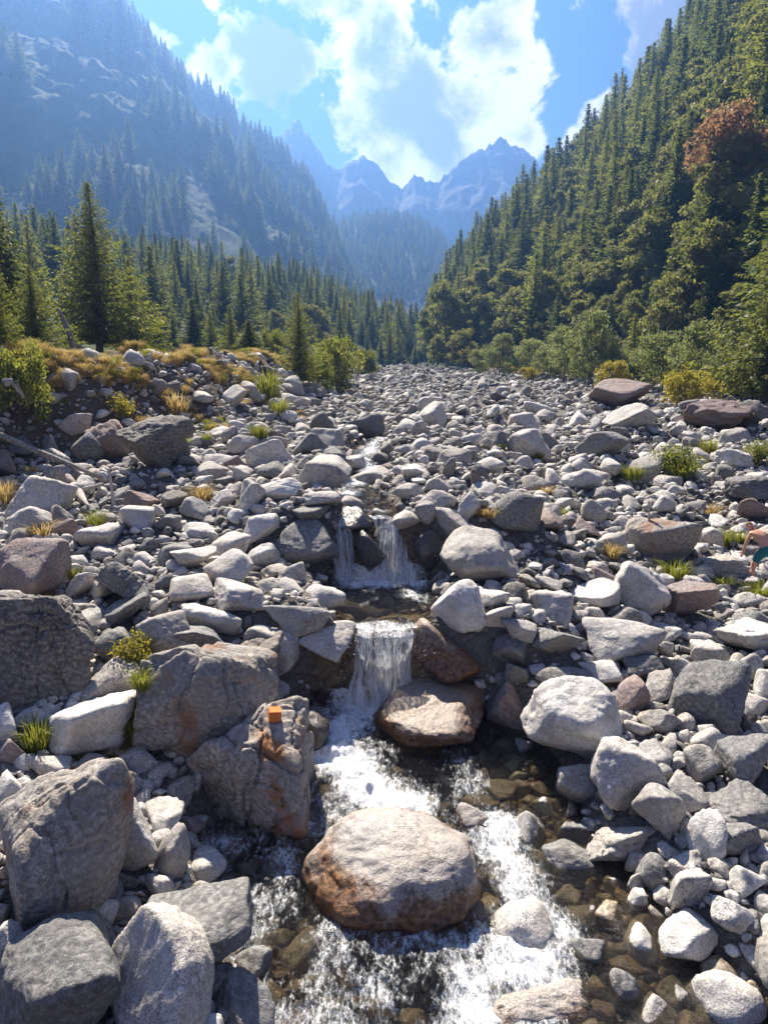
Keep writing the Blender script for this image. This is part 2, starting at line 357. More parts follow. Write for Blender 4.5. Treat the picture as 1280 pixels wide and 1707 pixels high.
right = Hill('right_hillside',
    [(2300,700,28),(1700,665,40),(1280,641,60),(1150,638,75),(1000,634,95),(850,628,125),(735,622,150),(712,608,185),(708,600,230)],
    [(2300,-700,150),(1700,-520,190),(1290,-150,225),(1165,60,235),(1060,195,245),(960,300,255),(860,380,262),(775,465,268),(722,560,275)], 110, 90, 9, .035, M['forest_floor'], 'steep wooded hillside on the sunny side of the valley', .12, seed=4)
left = Hill('left_hillside',
    [(-900,680,30),(-300,640,45),(0,590,62),(250,585,85),(430,588,110),(560,600,135),(640,610,160),(692,612,180),(702,606,210)],
    [(-900,180,190),(-300,300,240),(0,410,265),(200,440,280),(350,456,290),(480,480,290),(580,512,285),(650,540,270),(695,575,255)], 110, 70, 7, .04, M['forest_floor'], 'wooded lower slope under the hazy cliff', .1, seed=9)
cliffhill = Hill('cliff_mountain',
    [(-700,560,300),(-200,520,350),(200,480,390),(420,500,430),(540,540,500),(620,590,560),(660,600,660)],
    [(-700,-60,880),(-200,-70,880),(60,-80,880),(140,-60,880),(225,40,880),(330,165,890),(440,250,900),(520,335,910),(585,450,940),(640,560,1000)], 260, 220, 60, .02, M['cliff'], 'huge hazy rock face with wooded crest', .1, seed=21, ridge=False)
knoll = Hill('wooded_knoll',
    [(470,600,700),(560,600,640),(650,600,620),(740,600,640),(860,600,700)],
    [(470,430,1100),(540,392,1100),(590,372,1090),(650,370,1080),(700,384,1080),(738,415,1090),(770,470,1100),(860,560,1100)], 120, 80, 26, .008, M['knoll'], 'hazy wooded knoll closing the valley', .3, seed=33)
peaks = Hill('far_peaks',
    [(150,600,1190),(400,600,1180),(560,600,1160),(700,600,1160),(850,600,1180),(1150,600,1210)],
    [(p[0], p[1], 1550) for p in [(150,420),(190,400),(230,370),(270,350),(310,325),(350,300),(390,270),(430,250),(465,236),(485,222),(497,208),(510,232),(530,262),(552,292),(563,296),(585,284),(606,272),(625,290),(648,312),(668,329),(681,316),(693,304),(706,316),(722,322),(745,311),(765,292),(778,274),(798,264),(815,250),(832,239),(846,252),(868,262),(888,276),(920,320),(970,370),(1050,430),(1150,480)]],
    220, 110, 75, .0045, M['peak'], 'jagged far peaks pale in the haze', -.25, jag=9, seed=45)

# ------------------------------------------------------------------ trees
def tube_pts(path, radii, k=7):
    path = [Vector(p) for p in path]; V, Fc = [], []
    for i, p in enumerate(path):
        d = (path[min(i+1, len(path)-1)]-path[max(i-1, 0)]).normalized()
        a = d.orthogonal().normalized(); b = d.cross(a)
        for j in range(k):
            t = 2*math.pi*j/k; V.append(p+(a*math.cos(t)+b*math.sin(t))*radii[i])
    for i in range(len(path)-1):
        for j in range(k): Fc.append((i*k+j, i*k+(j+1)%k, (i+1)*k+(j+1)%k, (i+1)*k+j))
    n = len(V); V += [path[-1], path[0]]
    for j in range(k): Fc.append(((len(path)-1)*k+j, (len(path)-1)*k+(j+1)%k, n)); Fc.append((j, n+1, (j+1)%k))
    return V, Fc
class Acc:
    def __init__(s): s.v, s.f, s.mi = [], [], []
    def add(s, V, Fc, mi=0):
        b = len(s.v); s.v += [tuple(v) for v in V]; s.f += [tuple(i+b for i in f) for f in Fc]; s.mi += [mi]*len(Fc)
    def tube(s, path, radii, k=7, mi=0): s.add(*tube_pts(path, radii, k), mi)
    def mesh(s, name, mats, smooth=True):
        me = mesh_from(name, s.v, s.f, mats, smooth); me.polygons.foreach_set('material_index', s.mi); return me
def quads(c, ax, wd, L, W):
    """leaf-shaped rhombs: centres c, long axis ax, wide axis wd"""
    ax, wd = ax*L[:, None]*.5, wd*W[:, None]*.5
    v = np.stack([c-ax, c+wd, c+ax, c-wd], 1).reshape(-1, 3)
    return v, np.arange(len(v)).reshape(-1, 4)
def unit(a): return a/np.maximum(np.linalg.norm(a, axis=-1, keepdims=True), 1e-9)
def conifer(h, spread, whorls, per, sprays, seed, droop=.25, ragged=.25, bare=.06, L=.5, W=.22, sticks=False, hang=0.0):
    """returns (trunk mesh pieces, crown verts, crown faces, stick accumulator)"""
    g = np.random.default_rng(seed); tr = Acc()
    bend = g.normal(0, .012*h, 2)
    tp = [(bend[0]*t*(1-t)*2, bend[1]*t*(1-t)*2, h*t-.3) for t in np.linspace(0, 1, 9)]
    tr.tube(tp, [h*.017*(1-t)**.9+.012 for t in np.linspace(0, 1, 9)], 8)
    C, A, Wd, Ls, Ws = [], [], [], [], []
    for i in range(whorls):
        t = bare+(1-bare)*(i+.5*g.random())/whorls; z = h*t
        env = spread*1.15*(1-t)**.95*min(1, .55+(t-bare)*4)
        for j in range(per):
            az = 2*math.pi*(j+g.random())/per+i*1.3; ln = env*(1-ragged+g.random()*ragged*1.7)+.12*L
            if g.random() < .07: continue
            n = max(3, int(sprays*ln/spread+2)); s = (np.arange(n)+.6)/n
            up = (.25*t-droop*(1-t))
            dirh = np.array([math.cos(az), math.sin(az), 0])
            pts = dirh*(ln*s)[:, None]; pts[:, 2] += z+ln*(up*s+.22*s*s)
            if sticks: tr.tube([(0, 0, z-.3*0), tuple(pts[n//2]), tuple(pts[-1])], [.012+.012*ln*.5, .01+.006*ln*.5, .006], 4)
            k = 3
            for q in range(k):
                off = g.normal(0, 1, (n, 3))*np.array([.5, .5, .3])*L*.55
                side = np.array([-math.sin(az), math.cos(az), 0])*(q-1)*.75
                C.append(pts+off+np.array([0, 0, -hang*L*g.random()])); A.append(unit(dirh*.8+side+np.array([0, 0, -.15-hang])+g.normal(0, .25, (n, 3))))
                Wd.append(g.normal(0, 1, (n, 3))); sz = (.75+.6*g.random(n))*(.32+.68*(1-t)); Ls.append(L*sz*1.5); Ws.append(W*sz*1.5)
    C, A, Wd = np.concatenate(C), np.concatenate(A), np.concatenate(Wd)
    Wd = unit(np.cross(A, Wd)); v, f = quads(C, A, Wd, np.concatenate(Ls), np.concatenate(Ws))
    return tr, v, f
def broadleaf(h, spread, leaves, seed, clusters=22, L=.28, trunk=True, low=.18):
    g = np.random.default_rng(seed); tr = Acc(); cc = []
    stems = 1 if trunk else 4
    for s in range(stems):
        lean = g.normal(0, .10 if trunk else .3, 2)*h
        pt = [(lean[0]*t*t, lean[1]*t*t, h*.85*t-.2) for t in np.linspace(0, 1, 6)]
        tr.tube(pt, [h*(.016 if trunk else .008)*(1-.85*t)+.006 for t in np.linspace(0, 1, 6)], 6)
        for i in range(clusters//stems):
            t = low+(1-low)*g.random()**.85; base = np.array([lean[0]*t*t*.8, lean[1]*t*t*.8, h*.8*t])
            az = g.random()*6.283; rr = spread*math.sin(math.pi*min(.97, .18+.8*t))**.8*(.25+.75*g.random()**.5)
            tip = base+np.array([math.cos(az)*rr, math.sin(az)*rr, h*.14*g.random()+rr*.25]); cc.append((tip, spread*(.22+.2*g.random())))
            tr.tube([tuple(base), tuple((base+tip)/2+np.array([0, 0, -.03*h])), tuple(tip)], [h*.006+.004, h*.003+.003, .004], 4)
    C = []
    for (c, r) in cc:
        n = leaves//len(cc); d = unit(g.normal(0, 1, (n, 3)))*(r*g.random((n, 1))**.45); d[:, 2] *= .72; C.append(c+d)
    C = np.concatenate(C); n = len(C); A = unit(g.normal(0, 1, (n, 3))+np.array([0, 0, -.4])); Wd = unit(np.cross(A, g.normal(0, 1, (n, 3))))
    sz = L*(.6+.8*g.random(n)); v, f = quads(C, A, Wd, sz*1.25, sz*.8)
    return tr, v, f
def tree_meshes(kind, built, leafmat):
    tr, v, f = built
    t = tr.mesh(kind+'_trunk', [M['bark']]); c = mesh_from(kind+'_crown', v, f, [leafmat], smooth=False)
    a = Acc(); n = len(tr.v)
    both = mesh_from(kind+'_whole', np.concatenate([np.array(tr.v), v]), tr.f+[tuple(x) for x in (f+n)], [M['bark'], leafmat], False)
    both.polygons.foreach_set('material_index', [0]*len(tr.f)+[1]*len(f))
    return t, c, both
TREES = {}     # kind -> list of (trunk, crown, joined), each one metre-true at height 16
TREES['spruce'] = [tree_meshes('spruce', conifer(16, 3.3+.45*k, 34, 8, 7, 100+k, .32, .4, L=.62, W=.28), M['spruce']) for k in range(4)]
TREES['larch'] = [tree_meshes('larch', conifer(16, 3.3+.3*k, 30, 7, 6, 200+k, .12, .5, L=.6, W=.26), M['larch']) for k in range(3)]
TREES['pine'] = [tree_meshes('pine', conifer(16, 2.6, 26, 7, 5, 230+k, .05, .55, bare=.3, L=.7, W=.32), M['spruce']) for k in range(2)]
TREES['broadleaf'] = [tree_meshes('broadleaf', broadleaf(16, 5.0, 3600, 300+k, 34, .55), M['broadleaf']) for k in range(3)]
TREES['willow'] = [tree_meshes('willow', broadleaf(16, 6.6, 5600, 320+k, 48, .46, low=.0), M['willow']) for k in range(3)]
TREES['shrub'] = [tree_meshes('shrub', broadleaf(16, 11, 4500, 340+k, 44, .8, trunk=False, low=.05), M['yellow']) for k in range(2)]
TREES['bush'] = [tree_meshes('bush', broadleaf(16, 10, 4500, 350+k, 44, .8, trunk=False, low=.05), M['larch']) for k in range(2)]
TREES['russet'] = [tree_meshes('russet', broadleaf(16, 5.2, 3600, 360, 36, .55), M['russet'])]
TREES['big_larch'] = [tree_meshes('big_larch', conifer(16, 4.6, 54, 8, 17, 400+k, .2, .55, bare=.08, L=.36, W=.11, sticks=True, hang=.5), M['larch']) for k in range(2)]
TREES['big_spruce'] = [tree_meshes('big_spruce', conifer(16, 3.7, 58, 9, 15, 420, .3, .4, bare=.05, L=.42, W=.16, sticks=True, hang=.35), M['spruce'])]
NAMES = {'spruce': 'spruce_tree', 'larch': 'larch_tree', 'pine': 'pine_tree', 'broadleaf': 'broadleaf_tree', 'willow': 'willow_tree', 'shrub': 'shrub', 'bush': 'bush', 'russet': 'russet_tree', 'big_larch': 'larch_tree', 'big_spruce': 'spruce_tree'}
CATS = {'shrub': 'shrub', 'bush': 'bush'}
def plant_tree(kind, k, loc, h, rz, label, group=None, wide=1.0):
    t, c, _ = TREES[kind][k % len(TREES[kind])]
    e = obj(NAMES[kind], None, loc=loc, rot=(0, 0, rz), scale=(h/16*wide, h/16*wide, h/16))
    tag(e, label, CATS.get(kind, 'tree'), group); obj('trunk', t, e); obj('crown', c, e)
    return e
def proj(p):
    d = Vector(p)-Vector((0, 0, CAM_Z)); fw = d.y*math.cos(PITCH)-d.z*math.sin(PITCH); up = d.y*math.sin(PITCH)+d.z*math.cos(PITCH)
    return (640+F*d.x/fw, 853.5-F*up/fw, fw) if fw > 0 else (-9999, -9999, 1)
ORD = ['first','second','third','fourth','fifth','sixth','seventh','eighth','ninth','tenth','eleventh','twelfth','thirteenth','fourteenth','fifteenth','sixteenth','seventeenth','eighteenth','nineteenth']
def ordinal(i):
    if i < 19: return ORD[i]
    tens = ['twent','thirt','fort','fift','sixt','sevent','eight','ninet'][(i+1)//10-2]
    return tens+'ieth' if (i+1) % 10 == 0 else tens+'y-'+ORD[(i+1) % 10-1]
def spread_on(hill, n, mind, umin=0, umax=1, vmin=0, vmax=1, seed=1, power=1.0):
    g = np.random.default_rng(seed); u = umin+(umax-umin)*g.random(n); v = vmin+(vmax-vmin)*g.random(n)**power
    p = hill.pos(u, v); keep = []; cell = {}
    for i, q in enumerate(p):
        key = (int(q[0]//mind), int(q[1]//mind), int(q[2]//mind)); ok = True
        for a in (-1, 0, 1):
            for b in (-1, 0, 1):
                for c in (-1, 0, 1):
                    for j in cell.get((key[0]+a, key[1]+b, key[2]+c), ()):
                        if ((p[j]-q)**2).sum() < mind*mind: ok = False; break
        if ok: cell.setdefault(key, []).append(i); keep.append(i)
    return p[keep], v[keep]
ALL_KINDS = ['spruce', 'larch', 'pine', 'broadleaf', 'willow', 'russet']
whole = [(kd, m[2]) for kd in ALL_KINDS for m in TREES[kd]]
WCOL = proto_collection('forest_shapes', [m for _, m in whole])
WIDX = {kd: [i for i, (k2, _) in enumerate(whole) if k2 == kd] for kd in ALL_KINDS}
def forest(hill, pts, vs, kinds, weights, hr, n_single, slope, group, seed, label):
    """the trees that show largest become single things, the rest one mass of wood"""
    g = np.random.default_rng(seed); n = len(pts)
    kd = g.choice(kinds, n, p=weights(pts, vs, g) if callable(weights) else weights) if not callable(weights) else weights(pts, vs, g)
    hs = hr[0]+(hr[1]-hr[0])*g.random(n)**1.3; hs = np.where(np.isin(kd, ['broadleaf', 'willow']), hs*.72, hs)
    px = np.array([proj(p+np.array([0, 0, .7*h])) for p, h in zip(pts, hs)])
    inframe = (px[:, 0] > 15) & (px[:, 0] < 1265) & (px[:, 1] > 10) & (px[:, 1] < 640)
    size = np.where(inframe, hs/px[:, 2], 0)
    pick = np.argsort(-size)[:n_single]; pick = pick[size[pick] > 0]; single = np.zeros(n, bool); single[pick] = True
    bands = ['along the foot of', 'low on', 'halfway up', 'high on', 'near the crest of']
    rows = {}
    for i in pick: rows.setdefault((kd[i], min(4, int(vs[i]*5))), []).append(i)
    for (k, b), ids in rows.items():
        ids.sort(key=lambda i: abs(px[i, 0]-705))
        for j, i in enumerate(ids):
            look = {'spruce': 'dark pointed spruce', 'larch': 'feathery green larch', 'pine': 'tall thin pine', 'broadleaf': 'pale broadleaf tree', 'willow': 'silvery green leafy tree', 'russet': 'russet tree'}[k]
            plant_tree(k, int(g.integers(9)), tuple(pts[i]-np.array([0, 0, .4])), hs[i], g.random()*6.28, f'{look} {bands[b]} the {slope}, {ordinal(j)} from gorge', group, .85+.4*g.random())
    r = ~single; m = int(r.sum())
    scl = (hs[r]/16)[:, None]*np.stack([.85+.4*g.random(m)]*2+[np.ones(m)], 1)
    scl[:, 1] = scl[:, 0]
    scatter('forest', WCOL, pts[r]-np.array([0, 0, .4]), np.stack([g.normal(0, .03, m), g.normal(0, .03, m), g.random(m)*6.28], 1), scl, [WIDX[k][int(g.integers(len(WIDX[k])))] for k in kd[r]], label, 'forest')
def right_kinds(p, v, g):
    pale = np.clip(.72-v*1.0, .10, .65); r = g.random(len(v)); k = np.where(r < pale, 'broadleaf', 'spruce')
    r2 = g.random(len(v)); k = np.where((k == 'spruce') & (r2 < .45), 'larch', k); k = np.where((k == 'spruce') & (r2 > .93), 'pine', k)
    return k
pts, vs = spread_on(right, 14000, 4.2, .08, 1, .03, 1.02, 5)
forest(right, pts, vs, None, right_kinds, (7, 20), 130, 'sunny hillside', 'trees on the sunny hillside', 5, 'mixed forest covering the sunny hillside')
pts, vs = spread_on(left, 9000, 4.6, .12, 1, .02, 1.02, 6)
forest(left, pts, vs, None, lambda p, v, g: np.where(g.random(len(v)) < .66, 'spruce', np.where(g.random(len(v)) < .8, 'larch', 'broadleaf')), (4.5, 13.5), 110, 'lower shaded slope', 'trees on the lower shaded slope', 6, 'conifer forest covering the lower shaded slope')
pa, va = spread_on(cliffhill, 1100, 7, .2, 1, .93, 1.02, 7); pb, vb = spread_on(cliffhill, 4200, 7, .15, 1, .02, .97, 8)
keep = fbm(pb*.018, 3, 2) > .08; pb, vb = pb[keep], vb[keep]
pts, vs = np.concatenate([pa, pb]), np.concatenate([va, vb])
forest(cliffhill, pts, vs, None, lambda p, v, g: np.where(g.random(len(v)) < .75, 'spruce', 'pine'), (13, 34), 34, 'hazy rock face', 'conifers on the hazy rock face', 8, 'conifers scattered over the hazy rock face and its crest')
pts, vs = spread_on(knoll, 2600, 8, 0, 1, .25, 1.01, 9)
forest(knoll, pts, vs, None, lambda p, v, g: np.where(g.random(len(v)) < .9, 'spruce', 'pine'), (12, 22), 0, 'knoll', None, 9, 'distant conifers on the hazy knoll')

# single trees and shrubs at the edge of the river bed: pixel of the base, pixel row of the top, distance
def tree_at(kind, k, px, base, top, d, label, wide=1.0, group=None, ground=True):
    b = P(px, base, d); t = P(px, top, d)
    z = min(b.z, tz(b.x, b.y)+.1) if ground else b.z
    return plant_tree(kind, k, (b.x, b.y, z-.1), t.z-z+.1, random.random()*6.28, label, group, wide)
tree_at('big_larch', 0, 165, 578, 300, 40, 'tall broad larch standing alone above the cut bank', 1.3)
tree_at('big_spruce', 0, 2, 600, 250, 33, 'tall dark spruce cut by the picture edge', 1.05)
tree_at('big_larch', 1, 222, 572, 428, 44, 'shorter larch close beside the tall broad larch', 1.3)
tree_at('big_larch', 1, 62, 604, 440, 30, 'low bushy larch between the tall spruce and the broad larch', 1.4)
tree_at('big_larch', 0, 2, 622, 395, 24, 'yellow-green larch branches low at the picture edge', .8)
tree_at('bush', 0, 30, 655, 570, 22, 'dark green bush hanging over the bank at the edge', .6)
tree_at('bush', 1, 95, 628, 580, 27, 'yellow-green bush at the foot of the low larch', .6)
tree_at('spruce', 0, 323, 572, 497, 72, 'small pointed conifer behind the grassy bank top', 1.5)
tree_at('spruce', 1, 290, 572, 530, 74, 'smallest conifer behind the grassy bank top', 1.5)
tree_at('larch', 1, 352, 572, 518, 70, 'small larch beside the small pointed conifer', 1.3)
tree_at('larch', 2, 385, 576, 508, 66, 'light green young larch behind the bank top', 1.2)
tree_at('spruce', 2, 416, 596, 532, 47, 'dark squat spruce at the end of the bank', 1.9)
tree_at('big_larch', 0, 499, 622, 486, 47, 'drooping larch at the edge of the stony bed', 1.0)
tree_at('bush', 0, 455, 600, 545, 60, 'pale bush behind the drooping larch', .55)
tree_at('bush', 1, 560, 628, 556, 55, 'bright yellow-green bush beyond the drooping larch', .75)
tree_at('bush', 0, 530, 636, 584, 50, 'low yellow-green bush under the drooping larch', .7)
tree_at('bush', 1, 608, 618, 580, 90, 'small bush nearest the gorge mouth', .8)
tree_at('big_larch', 1, 1278, 648, 345, 47, 'bright larch rising at the sunny picture edge', 1.2)
tree_at('larch', 0, 1232, 645, 552, 52, 'young larch beside the bright tall larch', 1.3)
tree_at('willow', 0, 1172, 642, 533, 56, 'silvery leafy tree behind the yellow shrub', 1.0)
tree_at('larch', 2, 1205, 640, 575, 66, 'small green larch among the silvery trees', 1.5)
tree_at('willow', 1, 1105, 640, 545, 60, 'rounded silvery tree left of the silvery leafy tree', 1.1)
tree_at('larch', 1, 1052, 634, 522, 76, 'slender green larch between two silvery trees', 1.1)
tree_at('larch', 0, 1078, 634, 540, 80, 'second slender larch in the riverside thicket', 1.2)
tree_at('willow', 2, 985, 634, 508, 72, 'tallest silvery tree in the riverside thicket', .8)
tree_at('willow', 0, 940, 630, 540, 78, 'wide olive willow at the edge of the stones', 1.1)
tree_at('willow', 1, 890, 628, 560, 92, 'low willow nearer the gorge', 1.2)
tree_at('willow', 2, 832, 622, 553, 100, 'round willow standing before the dark wood', .9)
tree_at('broadleaf', 0, 770, 618, 545, 118, 'olive broadleaf bush at the gorge mouth', 1.1)
tree_at('broadleaf', 1, 745, 612, 455, 142, 'tall pale broadleaf tree beside the gorge', .8)
tree_at('broadleaf', 2, 785, 600, 470, 146, 'second tall pale tree beside the gorge', .9)
tree_at('broadleaf', 0, 728, 618, 555, 135, 'pale tree leaning over the gorge mouth', .9)
tree_at('willow', 0, 1135, 640, 572, 64, 'low silvery bush beside the rounded silvery tree', 1.1)
tree_at('willow', 1, 1020, 636, 575, 70, 'low silvery bush under the tallest silvery tree', 1.1)
tree_at('willow', 2, 965, 634, 572, 80, 'pale bush between the willow and the tallest silvery tree', 1.1)
tree_at('willow', 3, 912, 632, 575, 86, 'pale bush beside the wide olive willow', 1.1)
tree_at('willow', 4, 860, 628, 578, 98, 'small pale bush beside the low willow', 1.1)
tree_at('willow', 5, 800, 622, 580, 108, 'small round bush nearest the gorge trees', 1.1)
tree_at('willow', 6, 1255, 648, 590, 50, 'silvery bush under the bright larch', 1.1)
tree_at('shrub', 0, 1022, 644, 602, 62, 'orange-yellow shrub at the edge of the stones', .75)
tree_at('shrub', 1, 1152, 664, 618, 45, 'bright yellow-green shrub behind the purple boulders', .95)
tree_at('shrub', 0, 880, 634, 612, 85, 'low yellowing shrub on the grassy strip', .9)
uu, vv = np.meshgrid(np.linspace(.15, .6, 60), np.linspace(.05, .95, 60)); pp = right.pos(uu.ravel(), vv.ravel())
q = np.array([proj(p) for p in pp]); j = int(np.argmin((q[:, 0]-1228)**2+(q[:, 1]-352)**2)); rb = Vector(pp[j]); rh = 150/F*q[j, 2]
plant_tree('russet', 0, tuple(rb+Vector((-5.0, -8.0, -1.0))), rh, 1.0, 'large russet autumn tree high on the sunny hillside', wide=1.2)

# ------------------------------------------------------------------ boulders and stones
def ico(sub):
    bm = bmesh.new(); bmesh.ops.create_icosphere(bm, subdivisions=sub, radius=1)
    v = np.array([p.co[:] for p in bm.verts]); f = np.array([[q.index for q in p.verts] for p in bm.faces]); bm.free()
    return unit(v), f
ICO = {s: ico(s) for s in (2, 3, 4, 5, 6)}
def rock_shape(sub, seed, planes=14, sharp=9, rough=.06, crag=0.0, box=0.0, crack=0.0):
    """a worn block: a rounded many-sided solid, then weathering; about one unit in radius"""
    g = np.random.default_rng(seed); v, f = ICO[sub]
    n = unit(g.normal(0, 1, (planes, 3))); d = .72+.34*g.random(planes)
    if box:
        n = np.concatenate([n, np.array([[1,0,0],[-1,0,0],[0,1,0],[0,-1,0],[0,0,1],[0,0,-1]])+g.normal(0, .34, (6, 3))]); n = unit(n); d = np.concatenate([d*1.0, np.full(6, .70)+.2*g.random(6)])
    a = np.maximum(v@n.T, 0)/d
    r = 1/np.maximum((a**sharp).sum(1)**(1/sharp), .4)
    r = r*(1+rough*1.6*fbm(v*1.7+seed*3.1, 3, seed)+rough*.55*fbm(v*6+seed, 3, seed+5))
    if crag:
        q = v*2.6+seed; lay = (q@unit(g.normal(0, 1, 3)))*2.2; lay = lay+fbm(q, 2, seed)*1.4
        step = (np.floor(lay)+sst(lay-np.floor(lay), .75, 1.0)); r = r*(1+crag*(.5*(vn(np.stack([step, 0*step, 0*step], -1)*3.7, seed))+.8*ridged(q*1.3, 4, seed+2)*.5))
    if crack:
        q = v*1.5+seed*1.7; q = q+.35*np.stack([vn(q*2, seed+1), vn(q*2, seed+2), vn(q*2, seed+3)], -1)
        for sd in (31, 47): r = r*(1-crack*np.exp(-(vn(q*np.array([1, 1.6, .8]), seed+sd)/.016)**2))
        r = r*(1+crack*.35*np.sign(vn(q, seed+31))*sst(np.abs(vn(q, seed+31)), 0, .05))
    p = v*r[:, None]; ext = (p.max(0)-p.min(0))/2; p = (p-(p.max(0)+p.min(0))/2)/ext
    return p, f
